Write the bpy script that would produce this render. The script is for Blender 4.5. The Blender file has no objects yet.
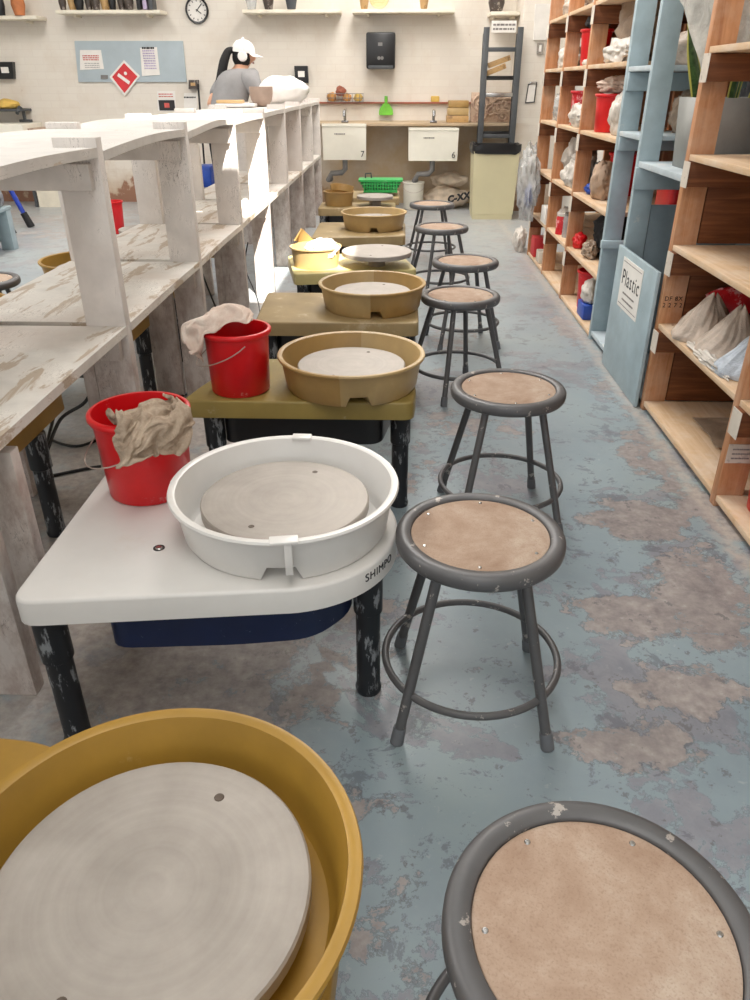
import bpy, bmesh, math, random
from mathutils import Vector, Matrix, noise as mnoise
PI = math.pi
C = bpy.context.scene.collection
R = random.Random(7)

# ------------------------------------------------------------------ camera model
F = 750.0; H = 1.30
TH = math.atan(416/750.0)
YA = math.atan(26/750.0/(math.cos(TH)+416/750.0*math.sin(TH)))
def ray(u, v):
    x = (u-375)/F; y = (v-500)/F
    f = math.cos(TH)-y*math.sin(TH); d = math.sin(TH)+y*math.cos(TH)
    return (x*math.cos(YA)-f*math.sin(YA), x*math.sin(YA)+f*math.cos(YA), -d)
def gZ(u, v, z=0):
    r = ray(u, v); t = (z-H)/r[2]; return Vector((r[0]*t, r[1]*t, z))
def gX(u, v, x):
    r = ray(u, v); t = x/r[0]; return Vector((x, r[1]*t, H+r[2]*t))
def gY(u, v, y):
    r = ray(u, v); t = y/r[1]; return Vector((r[0]*t, y, H+r[2]*t))

# ------------------------------------------------------------------ materials
def lin(c):
    return tuple((x/12.92 if x <= .04045 else ((x+.055)/1.055)**2.4) for x in [v/255.0 for v in c])+(1,)
class NT:
    def __init__(s, name):
        s.m = bpy.data.materials.new(name); s.m.use_nodes = True
        s.t = s.m.node_tree; s.t.nodes.clear()
        s.out = s.n('ShaderNodeOutputMaterial')
        s.tc = s.n('ShaderNodeTexCoord')
    def n(s, typ, **kw):
        nd = s.t.nodes.new(typ)
        for k, v in kw.items(): setattr(nd, k, v)
        return nd
    def l(s, a, b): s.t.links.new(a, b)
    def mapping(s, sc=(1,1,1), rot=(0,0,0), loc=(0,0,0)):
        m = s.n('ShaderNodeMapping'); m.inputs['Scale'].default_value = sc
        m.inputs['Rotation'].default_value = rot; m.inputs['Location'].default_value = loc
        s.l(s.tc.outputs['Object'], m.inputs['Vector']); return m.outputs[0]
    def noise(s, vec, scale, detail=6, rough=.6, dist=0):
        n = s.n('ShaderNodeTexNoise'); n.inputs['Scale'].default_value = scale
        n.inputs['Detail'].default_value = detail; n.inputs['Roughness'].default_value = rough
        n.inputs['Distortion'].default_value = dist
        s.l(vec, n.inputs['Vector']); return n.outputs['Fac']
    def ramp(s, fac, stops, interp='LINEAR'):
        r = s.n('ShaderNodeValToRGB'); cr = r.color_ramp; cr.interpolation = interp
        while len(cr.elements) < len(stops): cr.elements.new(.5)
        for e, (p, c) in zip(cr.elements, stops):
            e.position = p; e.color = c if len(c) == 4 else lin(c)
        s.l(fac, r.inputs[0]); return r.outputs[0]
    def mask(s, fac, lo, hi):
        return s.ramp(fac, [(lo, (0,0,0,1)), (hi, (1,1,1,1))])
    def mix(s, f, a, b, bt='MIX'):
        m = s.n('ShaderNodeMix', data_type='RGBA', blend_type=bt)
        for sock, v in ((m.inputs[0], f), (m.inputs[6], a), (m.inputs[7], b)):
            if hasattr(v, 'is_linked') or hasattr(v, 'links'): s.l(v, sock)
            elif isinstance(v, (int, float)): sock.default_value = v
            else: sock.default_value = v if len(v) == 4 else lin(v)
        return m.outputs[2]
    def math(s, op, a, b=None, c=None, clamp=False):
        m = s.n('ShaderNodeMath', operation=op, use_clamp=clamp)
        for i, v in enumerate((a, b, c)):
            if v is None: continue
            if isinstance(v, (int, float)): m.inputs[i].default_value = v
            else: s.l(v, m.inputs[i])
        return m.outputs[0]
    def bump(s, h, strength=.3, dist=.01):
        b = s.n('ShaderNodeBump'); b.inputs['Strength'].default_value = strength
        b.inputs['Distance'].default_value = dist; s.l(h, b.inputs['Height']); return b.outputs[0]
    def bsdf(s, col, rough=.5, metal=0, normal=None, spec=.5, **kw):
        b = s.n('ShaderNodeBsdfPrincipled')
        for nm, v in [('Base Color', col), ('Roughness', rough), ('Metallic', metal), ('Specular IOR Level', spec)]+list(kw.items()):
            if hasattr(v, 'links'): s.l(v, b.inputs[nm])
            elif isinstance(v, (int, float)): b.inputs[nm].default_value = v
            else: b.inputs[nm].default_value = v if len(v) == 4 else lin(v)
        if normal is not None: s.l(normal, b.inputs['Normal'])
        s.l(b.outputs[0], s.out.inputs[0]); return b
def plain(name, col, rough=.5, metal=0, var=.12, scale=8, spec=.5, bump=0, sc=(1,1,1), bscale=60):
    s = NT(name); v = s.mapping(sc)
    n = s.noise(v, scale)
    lo = tuple(max(0, c*(1-var)) for c in col); hi = tuple(min(255, c*(1+var)) for c in col)
    c = s.ramp(n, [(.3, lo), (.7, hi)])
    nm = None
    if bump: nm = s.bump(s.noise(v, bscale, 3), bump, .004)
    s.bsdf(c, rough, metal, nm, spec); return s.m
def spotted(name, col, spot, rough=.45, lo=.60, hi=.64, scale=14, sc=(1,1,1), amt=.8, metal=0, var=.08, spec=.5, bump=0, detail=8):
    s = NT(name); v = s.mapping(sc)
    base = s.ramp(s.noise(v, 5), [(.3, tuple(c*(1-var) for c in col)), (.7, tuple(min(255, c*(1+var)) for c in col))])
    n = s.noise(v, scale, detail, .68)
    m = s.math('MULTIPLY', s.mask(n, lo, hi), amt)
    nm = s.bump(n, bump, .004) if bump else None
    s.bsdf(s.mix(m, base, spot), rough, metal, nm, spec); return s.m
def wood(name, a, b, axis='z', rough=.6, scale=5, dust=None, stretch=14):
    s = NT(name)
    sc = {'x': (1, stretch, stretch), 'y': (stretch, 1, stretch), 'z': (stretch, stretch, 1)}[axis]
    v = s.mapping(sc)
    n = s.noise(v, scale*.5, 6, .6, 1.2)
    c = s.ramp(n, [(.28, a), (.5, tuple((p+q)/2 for p, q in zip(a, b))), (.72, b)])
    if dust:
        n2 = s.noise(s.mapping(), 6, 8, .65)
        c = s.mix(s.math('MULTIPLY', s.mask(n2, .45, .7), .65), c, dust)
    s.bsdf(c, rough, 0, s.bump(n, .15, .004), .3); return s.m
M = {}
def paintwood(name, paint, under, axis='y', lo=.56, hi=.60, amt=.85, scale=3.2, tint=None, rough=.6, grime=None):
    s = NT(name)
    sc = {'x': (1, 5, 5), 'y': (5, 1, 5), 'z': (4, 4, 1)}[axis]
    n = s.noise(s.mapping(sc), scale, 10, .66, .6)
    n2 = s.noise(s.mapping(), 7, 6, .6)
    p = s.ramp(n2, [(.3, tuple(c*.90 for c in paint)), (.7, tuple(min(255, c*1.03) for c in paint))])
    if tint: p = s.mix(s.math('MULTIPLY', s.mask(s.noise(s.mapping(), 2.2, 5), .42, .68), .7), p, tint)
    crack = s.noise(s.mapping(tuple(3*q for q in sc)), scale*1.5, 5, .6, 1.5)
    crk = s.math('MULTIPLY', s.math('MULTIPLY', s.math('COMPARE', crack, .5, .010), s.mask(n2, .5, .62)), .55)
    m = s.math('MULTIPLY', s.mask(n, lo, hi), amt)
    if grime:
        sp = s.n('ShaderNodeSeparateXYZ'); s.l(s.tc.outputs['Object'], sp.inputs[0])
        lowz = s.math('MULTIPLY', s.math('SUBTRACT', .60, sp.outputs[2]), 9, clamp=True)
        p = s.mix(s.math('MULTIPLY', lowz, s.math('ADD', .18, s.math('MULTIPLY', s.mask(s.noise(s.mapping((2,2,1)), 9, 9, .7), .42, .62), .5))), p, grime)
    c = s.mix(m, p, under)
    c = s.mix(crk, c, tuple(q*.55 for q in under))
    s.bsdf(c, rough, 0, s.bump(n, .25, .004), .35); return s.m

def build_materials():
    # painted concrete floor with worn patches
    s = NT('floor_paint'); v = s.mapping()
    nb = s.noise(v, 1.9, 11, .68, .25); ns = s.noise(v, 9, 10, .70, .3); nf = s.noise(v, 34, 6, .65)
    paint = s.ramp(s.noise(v, 1.3, 8, .62), [(.3, (130,145,154)), (.5, (146,161,168)), (.72, (158,173,174))])
    dirt = s.ramp(nf, [(.35, (146,137,131)), (.65, (178,169,161))])
    conc = s.ramp(s.math('ADD', s.math('MULTIPLY', ns, .6), s.math('MULTIPLY', nf, .4)), [(.35, (120,113,114)), (.5, (150,142,140)), (.66, (176,168,164))])
    ells = [(715,590,.22,.30,.17), (630,615,.2,.13,.15), (640,520,.26,.17,.22), (690,690,.22,.12,.15), (640,460,.2,.28,.13), (590,730,.2,.1,.12), (720,520,.2,.3,.15), (620,740,.22,.12,.14)]
    mk = None
    sep = s.n('ShaderNodeSeparateXYZ'); s.l(v, sep.inputs[0])
    def ell(cx, cy, rx, ry, w):
        dx = s.math('MULTIPLY', s.math('SUBTRACT', sep.outputs[0], cx), 1/rx)
        dy = s.math('MULTIPLY', s.math('SUBTRACT', sep.outputs[1], cy), 1/ry)
        d = s.math('SQRT', s.math('ADD', s.math('MULTIPLY', dx, dx), s.math('MULTIPLY', dy, dy)))
        return s.math('MULTIPLY', s.math('SUBTRACT', 1.15, d, clamp=True), w)
    for (u, vv, rx, ry, w) in ells:
        p = gZ(u, vv); e = ell(p.x, p.y, rx, ry, w)
        mk = e if mk is None else s.math('MAXIMUM', mk, e)
    for (cx, cy, rx, ry, w) in [(-.45, 2.6, .55, 3.6, .16), (-.4, 7, .7, 3, .15), (.35, 5.5, .3, 3.2, .07), (.15, 2.9, .3, .6, .09), (-3.2, 8.5, 1.6, 1.2, .12), (1.02, 4.2, .1, 5, .10)]:
        mk = s.math('MAXIMUM', mk, ell(cx, cy, rx, ry, w))
    f = s.math('ADD', s.math('ADD', s.math('MULTIPLY', nb, .60), s.math('MULTIPLY', ns, .40)), mk)
    m1 = s.mask(f, .592, .604)
    edge = s.math('MULTIPLY', s.math('COMPARE', f, .590, .006), .5)
    g1 = s.noise(v, 2.3, 12, .70, .35)
    old = s.mask(g1, .542, .553)
    c = s.mix(s.math('MULTIPLY', old, .72), paint, s.ramp(ns, [(.35, (124,122,132)), (.65, (156,152,158))]))
    c = s.mix(s.math('MULTIPLY', s.math('COMPARE', g1, .541, .004), .5), c, (96,100,108))
    grime = s.math('MULTIPLY', s.mask(s.noise(v, 6.2, 11, .74, .4), .565, .585), .55)
    c = s.mix(grime, c, (98,100,110))
    c = s.mix(m1, c, conc)
    c = s.mix(edge, c, (92,96,100))
    small = s.math('MULTIPLY', s.mask(s.noise(v, 15, 9, .72), .60, .615), .65)
    c = s.mix(small, c, (104,103,106))
    dust = s.math('MULTIPLY', s.mask(nf, .62, .75), .35)
    c = s.mix(dust, c, (205,205,205))
    # far clay dusted concrete
    far = s.math('MULTIPLY', ell(-.95, 2.6, .85, 3, 1.2), s.mask(ns, .25, .5))
    c = s.mix(far, c, dirt)
    # chalky dust line along the shelf foot
    d = s.math('ABSOLUTE', s.math('SUBTRACT', sep.outputs[0], s.math('ADD', 1.09, s.math('MULTIPLY', s.math('SUBTRACT', ns, .5), .16))))
    kd = s.math('MULTIPLY', s.math('MULTIPLY', s.math('SUBTRACT', 1.2, s.math('MULTIPLY', d, 26), clamp=True), s.mask(nf, .25, .6)), .8)
    c = s.mix(kd, c, (188,178,168))
    fy = s.math('MULTIPLY', s.math('SUBTRACT', sep.outputs[1], 2.2), .16, clamp=True)  # far floor greyer, with grazing reflection painted in as lighter colour
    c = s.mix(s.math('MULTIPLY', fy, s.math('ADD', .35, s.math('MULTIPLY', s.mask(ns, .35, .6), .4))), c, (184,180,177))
    rg = s.mix(m1, (.36,.36,.36,1), (.55,.55,.55,1))
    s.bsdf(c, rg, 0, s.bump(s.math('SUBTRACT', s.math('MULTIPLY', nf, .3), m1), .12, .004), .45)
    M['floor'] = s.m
    # white painted brick
    s = NT('painted_brick'); 
    sp = s.n('ShaderNodeSeparateXYZ'); s.l(s.tc.outputs['Object'], sp.inputs[0])
    cb = s.n('ShaderNodeCombineXYZ'); s.l(s.math('ADD', sp.outputs[0], sp.outputs[1]), cb.inputs[0]); s.l(sp.outputs[2], cb.inputs[1])
    br = s.n('ShaderNodeTexBrick'); s.l(cb.outputs[0], br.inputs['Vector'])
    br.inputs['Scale'].default_value = 1; br.inputs['Brick Width'].default_value = .22; br.inputs['Row Height'].default_value = .075
    br.inputs['Mortar Size'].default_value = .006; br.inputs['Mortar Smooth'].default_value = .6
    br.inputs['Color1'].default_value = lin((227,220,209)); br.inputs['Color2'].default_value = lin((224,216,205)); br.inputs['Mortar'].default_value = lin((222,214,203))
    n = s.noise(s.tc.outputs['Object'], 3, 8, .65)
    c = s.mix(s.math('MULTIPLY', s.mask(n, .5, .75), .45), br.outputs['Color'], (206,190,172))
    low = s.math('SUBTRACT', 1, s.math('MULTIPLY', sp.outputs[2], 1/.55), clamp=True)
    st = s.mask(s.math('ADD', s.math('MULTIPLY', low, .5), s.math('MULTIPLY', n, .6)), .40, .66)
    c = s.mix(s.math('MULTIPLY', st, .75), c, (176,146,116))
    pl = s.mask(s.math('ADD', s.math('MULTIPLY', low, .28), n), .68, .73)
    c = s.mix(pl, c, (150,112,92))
    # grimy strip behind the sinks
    gx = s.math('SUBTRACT', 1, s.math('ABSOLUTE', s.math('MULTIPLY', s.math('SUBTRACT', sp.outputs[0], .15), .78)), clamp=True)
    gz = s.math('LESS_THAN', sp.outputs[2], .92)
    g = s.math('MULTIPLY', s.math('MULTIPLY', s.math('MULTIPLY', gx, 3, clamp=True), gz), s.math('ADD', .25, s.mask(n, .25, .7)), clamp=True)
    c = s.mix(g, c, (206,182,148))
    s.bsdf(c, .75, 0, s.bump(s.math('ADD', br.outputs['Fac'], s.math('MULTIPLY', n, -2.2)), -.30, .010), .25)
    M['brick'] = s.m
    M['wall'] = plain('side_wall_paint', (214,208,200), .8, var=.05, scale=2)
    M['ceil'] = plain('ceiling_paint', (230,228,224), .9, var=.03, scale=2)
    # shelf woods
    M['white_top'] = paintwood('white_painted_top', (216,211,205), (186,160,128), 'y', .64, .68, .7, 2.6, (204,196,190))
    M['white_low'] = paintwood('worn_white_shelf', (228,223,215), (176,154,128), 'y', .545, .575, .75, 2.6, (204,188,176))
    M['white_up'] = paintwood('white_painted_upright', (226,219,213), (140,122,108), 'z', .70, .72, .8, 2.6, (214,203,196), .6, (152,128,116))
    M['orange'] = wood('orange_fir', (168,110,72), (214,160,118), 'z', .6, 4, (206,172,146))
    M['pine_y'] = wood('dusty_pine_shelf', (198,162,124), (224,196,164), 'y', .65, 4, (222,206,188))
    M['ply_and_shade'] = wood('plywood_and_bay_shade', (92,50,26), (142,88,52), 'x', .55, 5)
    M['cleat'] = spotted('pale_cleat', (214,204,190), (150,140,130), .7, .58, .62, 40, (1,1,1), .5)
    M['blue'] = spotted('pale_blue_paint', (164,182,189), (196,200,196), .5, .64, .67, 12, (1,1,1), .6)
    M['bluegrey'] = spotted('blue_grey_panel', (126,142,150), (160,168,170), .6, .62, .68, 9, (1,1,1), .5)
    M['bluetop'] = spotted('pale_blue_shelf', (186,198,204), (214,212,206), .5, .55, .62, 10, (1,1,1), .6)
    # wheels
    M['mustard'] = spotted('mustard_plastic', (166,128,52), (206,184,134), .38, .66, .72, 9, (1,1,1), .5)
    M['tan'] = spotted('tan_plastic', (184,156,108), (212,192,160), .42, .62, .70, 10, (1,1,1), .5)
    M['tan_dark'] = spotted('darker_tan_plastic', (170,136,82), (205,182,140), .42, .64, .72, 10, (1,1,1), .5)
    M['deck_y'] = spotted('olive_yellow_deck', (150,130,70), (196,182,148), .42, .60, .68, 12, (1,1,1), .5)
    M['deck_t'] = spotted('tan_deck', (158,136,96), (200,184,156), .42, .58, .68, 10, (1,1,1), .55)
    M['deck_p'] = spotted('pale_yellow_deck', (200,186,128), (222,214,186), .42, .58, .68, 10, (1,1,1), .55)
    M['white_pl'] = spotted('white_plastic', (229,226,222), (214,200,180), .32, .62, .76, 3, (1,1,1), .5, 0, .02)
    M['navy'] = spotted('navy_housing', (15,31,68), (120,130,150), .4, .66, .69, 60, (1,1,1), .8)
    M['black_clay'] = spotted('black_metal_with_clay', (24,27,32), (158,162,166), .4, .545, .60, 42, (1,1,.3), .75)
    M['alu'] = None
    s = NT('turned_aluminium'); v = s.mapping()
    ln = s.n('ShaderNodeVectorMath', operation='LENGTH'); mp = s.mapping((1,1,0)); s.l(mp, ln.inputs[0])
    rings = s.n('ShaderNodeTexNoise', noise_dimensions='1D'); s.l(ln.outputs['Value'], rings.inputs['W']); rings.inputs['Scale'].default_value = 70; rings.inputs['Detail'].default_value = 4
    n = s.noise(v, 9, 7, .6)
    c = s.ramp(s.math('ADD', s.math('MULTIPLY', rings.outputs['Fac'], .2), s.math('MULTIPLY', n, .8)), [(.3, (154,146,138)), (.55, (174,166,158)), (.75, (188,181,174))])
    s.bsdf(c, s.ramp(n, [(.3, (.42,.42,.42,1)), (.7, (.6,.6,.6,1))]), .25, s.bump(rings.outputs['Fac'], .06, .002), .4)
    M['alu'] = s.m
    M['alu_side'] = plain('disc_edge_metal', (128,122,114), .45, .5)
    M['hole'] = plain('dark_recess', (30,26,24), .6)
    M['pin'] = plain('dull_pin_metal', (96,84,74), .5, .4)
    M['steel'] = plain('bright_steel', (180,178,174), .25, .9, .05)
    M['chrome'] = plain('chrome_tap', (150,150,152), .2, .9, .05)
    # stools
    M['stool_grey'] = spotted('scratched_grey_metal', (94,93,94), (196,188,180), .42, .62, .645, 26, (1,1,1), .7, .2)
    M['pad'] = None
    s = NT('dusty_hardboard'); v = s.mapping()
    n = s.noise(v, 6, 9, .7, .3); n2 = s.noise(v, 340, 2); n3 = s.noise(v, 3, 5)
    c = s.ramp(n, [(.3, (154,126,106)), (.5, (178,154,135)), (.68, (198,181,165))])
    c = s.mix(s.math('MULTIPLY', s.mask(n3, .5, .7), .5), c, (168,134,118))
    c = s.mix(s.math('MULTIPLY', s.mask(n2, .52, .72), .35), c, (126,98,82))
    s.bsdf(c, .75, 0, s.bump(n2, .1, .002), .2); M['pad'] = s.m
    M['rubber'] = plain('grey_rubber', (104,106,110), .6)
    M['red'] = spotted('red_plastic', (212,20,27), (222,170,166), .33, .655, .70, 16, (1,1,1), .55)
    M['red_dusty'] = spotted('clay_smeared_red_plastic', (196,26,36), (226,176,176), .4, .52, .60, 22, (1,1,1), .75)
    M['red_flat'] = plain('red_print', (208,52,58), .5, var=.05)
    M['wire'] = plain('thin_wire', (186,170,160), .35, .7)
    s = NT('clay_towel'); v = s.mapping(); n = s.noise(v, 20, 6, .65); n2 = s.noise(v, 260, 2)
    s.bsdf(s.ramp(n, [(.3, (142,122,104)), (.7, (200,182,162))]), .95, 0, s.bump(n2, .6, .004), .1); M['towel'] = s.m
    s = NT('pale_cloth'); v = s.mapping(); n = s.noise(v, 13, 6, .65); n2 = s.noise(v, 200, 2)
    s.bsdf(s.ramp(n, [(.3, (206,176,160)), (.55, (226,206,192)), (.7, (236,224,212))]), .9, 0, s.bump(n2, .4, .004), .1); M['cloth'] = s.m
    def film(name, col, alpha, rough=.3):
        s = NT(name); v = s.mapping(); n = s.noise(v, 12, 6, .65, .8)
        b = s.n('ShaderNodeBsdfPrincipled'); s.l(s.ramp(n, [(.3, tuple(c*.86 for c in col)), (.7, tuple(min(255, c*1.06) for c in col))]), b.inputs['Base Color'])
        b.inputs['Roughness'].default_value = rough
        s.l(s.bump(s.noise(v, 38, 5, .6, 1.5), .5, .01), b.inputs['Normal'])
        t = s.n('ShaderNodeBsdfTransparent'); mx = s.n('ShaderNodeMixShader'); mx.inputs[0].default_value = alpha
        s.l(t.outputs[0], mx.inputs[1]); s.l(b.outputs[0], mx.inputs[2]); s.l(mx.outputs[0], s.out.inputs[0]); return s.m
    M['film_white'] = film('white_plastic_film', (226,218,208), .93)
    M['film_clear'] = film('clear_plastic_film', (214,214,212), .55, .22)
    M['film_blue'] = film('bluish_plastic_film', (196,206,218), .88, .25)
    M['film_brown'] = film('brown_bag_film', (168,146,126), .95, .35)
    M['film_grey'] = film('greyish_bag_film', (176,166,156), .94, .3)
    M['film_pink'] = film('pale_clay_bag_film', (206,188,172), .90, .3)
    M['film_sheet'] = film('hanging_clear_sheet', (204,202,194), .82, .25)
    M['brown_paper'] = plain('brown_paper', (178,152,130), .7, var=.1, scale=9)
    M['black'] = plain('black_plastic', (26,26,28), .35, 0, .1)
    M['black_soft'] = plain('black_fabric', (26,25,27), .85, 0, .2)
    M['dkgrey'] = spotted('dark_grey_paint', (74,77,80), (120,120,120), .5, .64, .68, 14, (1,1,1), .5)
    M['paper'] = plain('white_paper', (232,228,222), .8, var=.03)
    M['ink'] = plain('dark_ink', (50,48,50), .8)
    M['ink_pale'] = plain('grey_ink', (130,124,122), .8)
    M['ink_red'] = plain('red_ink', (196,90,84), .8)
    M['ink_lilac'] = plain('lilac_print', (176,162,190), .8)
    M['board'] = plain('blue_grey_board', (172,184,190), .6, var=.04, scale=3)
    M['enamel'] = plain('cream_enamel', (236,232,218), .25, var=.03, scale=3)
    M['counter'] = wood('counter_ledge', (170,144,112), (206,188,164), 'x', .6, 4)
    M['shelf_cream'] = plain('cream_shelf_paint', (232,224,206), .6, var=.04)
    M['green'] = spotted('green_plastic', (52,170,88), (120,200,140), .4, .6, .66, 10)
    M['green_y'] = plain('lime_green_plastic', (112,190,60), .4)
    M['beige_bin'] = plain('beige_bin_plastic', (208,200,164), .45, var=.03, scale=2)
    M['sack'] = plain('clay_sack_paper', (206,188,166), .8, var=.12, scale=7, bump=.3)
    M['pipe'] = plain('grey_pipe', (118,116,114), .5)
    M['grey_pot'] = spotted('grey_planter', (150,150,146), (170,170,166), .6, .6, .7, 5, (1,1,1), .4)
    s = NT('snake_plant_leaf'); sx = s.n('ShaderNodeSeparateXYZ'); s.l(s.tc.outputs['UV'], sx.inputs[0])
    e = s.math('ABSOLUTE', s.math('SUBTRACT', sx.outputs[0], .5))
    band = s.noise(s.mapping((1,1,1)), 30, 4, .6, .5)
    c = s.ramp(band, [(.35, (38,66,36)), (.6, (84,116,66))])
    s.bsdf(s.mix(s.mask(e, .36, .40), c, (196,190,96)), .4, 0, None, .5); M['leaf'] = s.m
    M['terracotta'] = plain('terracotta', (188,116,72), .7)
    M['glaze_dark'] = spotted('dark_glaze', (72,62,56), (170,160,150), .35, .55, .62, 20)
    M['glaze_tan'] = spotted('tan_glaze', (186,150,100), (120,90,60), .4, .55, .65, 16)
    M['yellow'] = plain('yellow_sponge', (214,178,92), .8, bump=.4)
    M['sponge'] = plain('orange_sponge', (196,142,80), .9, bump=.6, var=.2)
    M['stone'] = spotted('carved_clay_relief', (196,170,148), (150,120,104), .7, .5, .6, 14)
    M['skin'] = plain('skin', (206,156,128), .5, var=.04)
    M['hair'] = plain('black_hair', (16,13,13), .75, var=.2, sc=(20,20,1))
    M['tshirt'] = plain('grey_tshirt', (140,138,138), .9, var=.06, bump=.1)
    M['white_cap'] = plain('white_cotton', (236,232,228), .8, var=.03)
    M['lip'] = plain('lip', (170,90,84), .5)
    M['clay_bowl'] = plain('damp_clay', (168,146,132), .6, var=.08)
    M['lightwood'] = wood('light_wood', (198,160,110), (226,196,150), 'x', .6, 5)
    M['royal'] = plain('royal_blue_paint', (40,66,168), .4)
    M['grey_weave'] = spotted('grey_patterned_seat', (150,152,158), (90,92,100), .8, .5, .55, 26)
    M['rubber_black'] = plain('black_rubber', (22,22,24), .6)
    M['blue_plastic'] = plain('blue_plastic', (38,76,170), .4)
    M['brick_red'] = plain('brick_red_block', (150,86,66), .7)
    M['glass'] = film('jar_glass', (206,210,210), .45, .1)
build_materials()

# ------------------------------------------------------------------ mesh builder
class MB:
    def __init__(s): s.bm = bmesh.new(); s.uv = None
    def _add(s, tmp, Mx=None):
        if Mx is not None: bmesh.ops.transform(tmp, matrix=Mx, verts=tmp.verts)
        me = bpy.data.meshes.new('t'); tmp.to_mesh(me); tmp.free()
        s.bm.from_mesh(me); bpy.data.meshes.remove(me); return s
    def box(s, x0, x1, y0, y1, z0, z1, bev=0, Mx=None, seg=2):
        t = bmesh.new(); bmesh.ops.create_cube(t, size=1)
        bmesh.ops.transform(t, matrix=Matrix.Translation(((x0+x1)/2, (y0+y1)/2, (z0+z1)/2)) @ Matrix.Diagonal((abs(x1-x0), abs(y1-y0), abs(z1-z0), 1)), verts=t.verts)
        if bev: bmesh.ops.bevel(t, geom=t.edges[:], offset=bev, segments=seg, affect='EDGES', profile=.5)
        return s._add(t, Mx)
    def prism(s, poly, z0, z1, bev=0, Mx=None):
        t = bmesh.new()
        b = [t.verts.new((x, y, z0)) for x, y in poly]; f = t.faces.new(b)
        r = bmesh.ops.extrude_face_region(t, geom=[f])
        for v in r['geom']:
            if isinstance(v, bmesh.types.BMVert): v.co.z = z1
        bmesh.ops.recalc_face_normals(t, faces=t.faces)
        if bev:
            ed = [e for e in t.edges if abs(e.verts[0].co.z-e.verts[1].co.z) < 1e-6 and e.verts[0].co.z > max(z0, z1)-1e-6]
            bmesh.ops.bevel(t, geom=ed, offset=bev, segments=3, affect='EDGES', profile=.5)
        return s._add(t, Mx)
    def lathe(s, prof, seg=48, c=(0,0,0), a0=0, a1=2*PI, Mx=None, close=False):
        t = bmesh.new(); full = abs(a1-a0) > 2*PI-1e-4
        n = seg if full else seg+1; rows = []
        for i in range(n):
            a = a0+(a1-a0)*i/seg
            rows.append([t.verts.new((r*math.cos(a), r*math.sin(a), z)) for r, z in prof])
        P = len(prof)
        for i in range(seg):
            A = rows[i]; B = rows[(i+1) % n]
            for j in range(P if close else P-1):
                k = (j+1) % P
                try: t.faces.new((A[j], B[j], B[k], A[k]))
                except Exception: pass
        if close and not full:
            try: t.faces.new(rows[0]); t.faces.new(rows[-1][::-1])
            except Exception: pass
        bmesh.ops.remove_doubles(t, verts=t.verts, dist=1e-6)
        bmesh.ops.recalc_face_normals(t, faces=t.faces)
        X = Matrix.Translation(c)
        return s._add(t, Mx @ X if Mx is not None else X)
    def tube(s, pts, r, seg=10, closed=False, cap=True):
        t = bmesh.new(); pts = [Vector(p) for p in pts]; n = len(pts); rows = []
        rs = r if isinstance(r, (list, tuple)) else [r]*n
        up = None
        for i in range(n):
            if closed: d = pts[(i+1) % n]-pts[i-1]
            else: d = pts[min(i+1, n-1)]-pts[max(i-1, 0)]
            d.normalize()
            if up is None:
                up = Vector((0,0,1)) if abs(d.z) < .9 else Vector((1,0,0))
            sx = d.cross(up); sx.normalize(); up2 = sx.cross(d); up2.normalize(); up = up2
            rows.append([t.verts.new(pts[i]+(sx*math.cos(2*PI*k/seg)+up2*math.sin(2*PI*k/seg))*rs[i]) for k in range(seg)])
        for i in range(n if closed else n-1):
            A = rows[i]; B = rows[(i+1) % n]
            for k in range(seg): t.faces.new((A[k], A[(k+1) % seg], B[(k+1) % seg], B[k]))
        if cap and not closed: t.faces.new(rows[0][::-1]); t.faces.new(rows[-1])
        bmesh.ops.recalc_face_normals(t, faces=t.faces)
        return s._add(t)
    def blob(s, c, rad, seed=0, amp=.25, freq=2.2, sub=4, flat=None, crease=0, Mx=None):
        t = bmesh.new(); bmesh.ops.create_icosphere(t, subdivisions=sub, radius=1)
        off = Vector((seed*13.7, seed*7.1, seed*3.3))
        for v in t.verts:
            p = v.co.copy()
            d = mnoise.noise(p*freq+off)*amp+mnoise.noise(p*freq*2.7+off)*amp*.45
            if crease: d -= crease*abs(mnoise.noise(p*freq*2+off*2))
            q = p*(1+d); q = Vector((q.x*rad[0], q.y*rad[1], q.z*rad[2]))
            if flat is not None and q.z < -flat*rad[2]: q.z = -flat*rad[2]
            v.co = q+Vector(c)
        return s._add(t, Mx)
    def grid(s, fn, nu, nv, thick=0):
        t = bmesh.new(); uv = t.loops.layers.uv.new('UVMap')
        vs = [[t.verts.new(fn(i/nu, j/nv)) for j in range(nv+1)] for i in range(nu+1)]
        for i in range(nu):
            for j in range(nv):
                f = t.faces.new((vs[i][j], vs[i+1][j], vs[i+1][j+1], vs[i][j+1]))
                for lp, (a, b) in zip(f.loops, ((i,j), (i+1,j), (i+1,j+1), (i,j+1))): lp[uv].uv = (a/nu, b/nv)
        if thick:
            t.normal_update()
            back = [[t.verts.new(v.co-v.normal*thick) for v in row] for row in vs]
            for i in range(nu):
                for j in range(nv):
                    f = t.faces.new((back[i][j], back[i][j+1], back[i+1][j+1], back[i+1][j]))
                    for lp, (a, b) in zip(f.loops, ((i,j), (i,j+1), (i+1,j+1), (i+1,j))): lp[uv].uv = (a/nu, b/nv)
            loop = [(i, 0) for i in range(nu)]+[(nu, j) for j in range(nv)]+[(i, nv) for i in range(nu, 0, -1)]+[(0, j) for j in range(nv, 0, -1)]
            for (a, b), (c, d) in zip(loop, loop[1:]+loop[:1]):
                t.faces.new((vs[c][d], vs[a][b], back[a][b], back[c][d]))
        return s._add(t)
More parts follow.
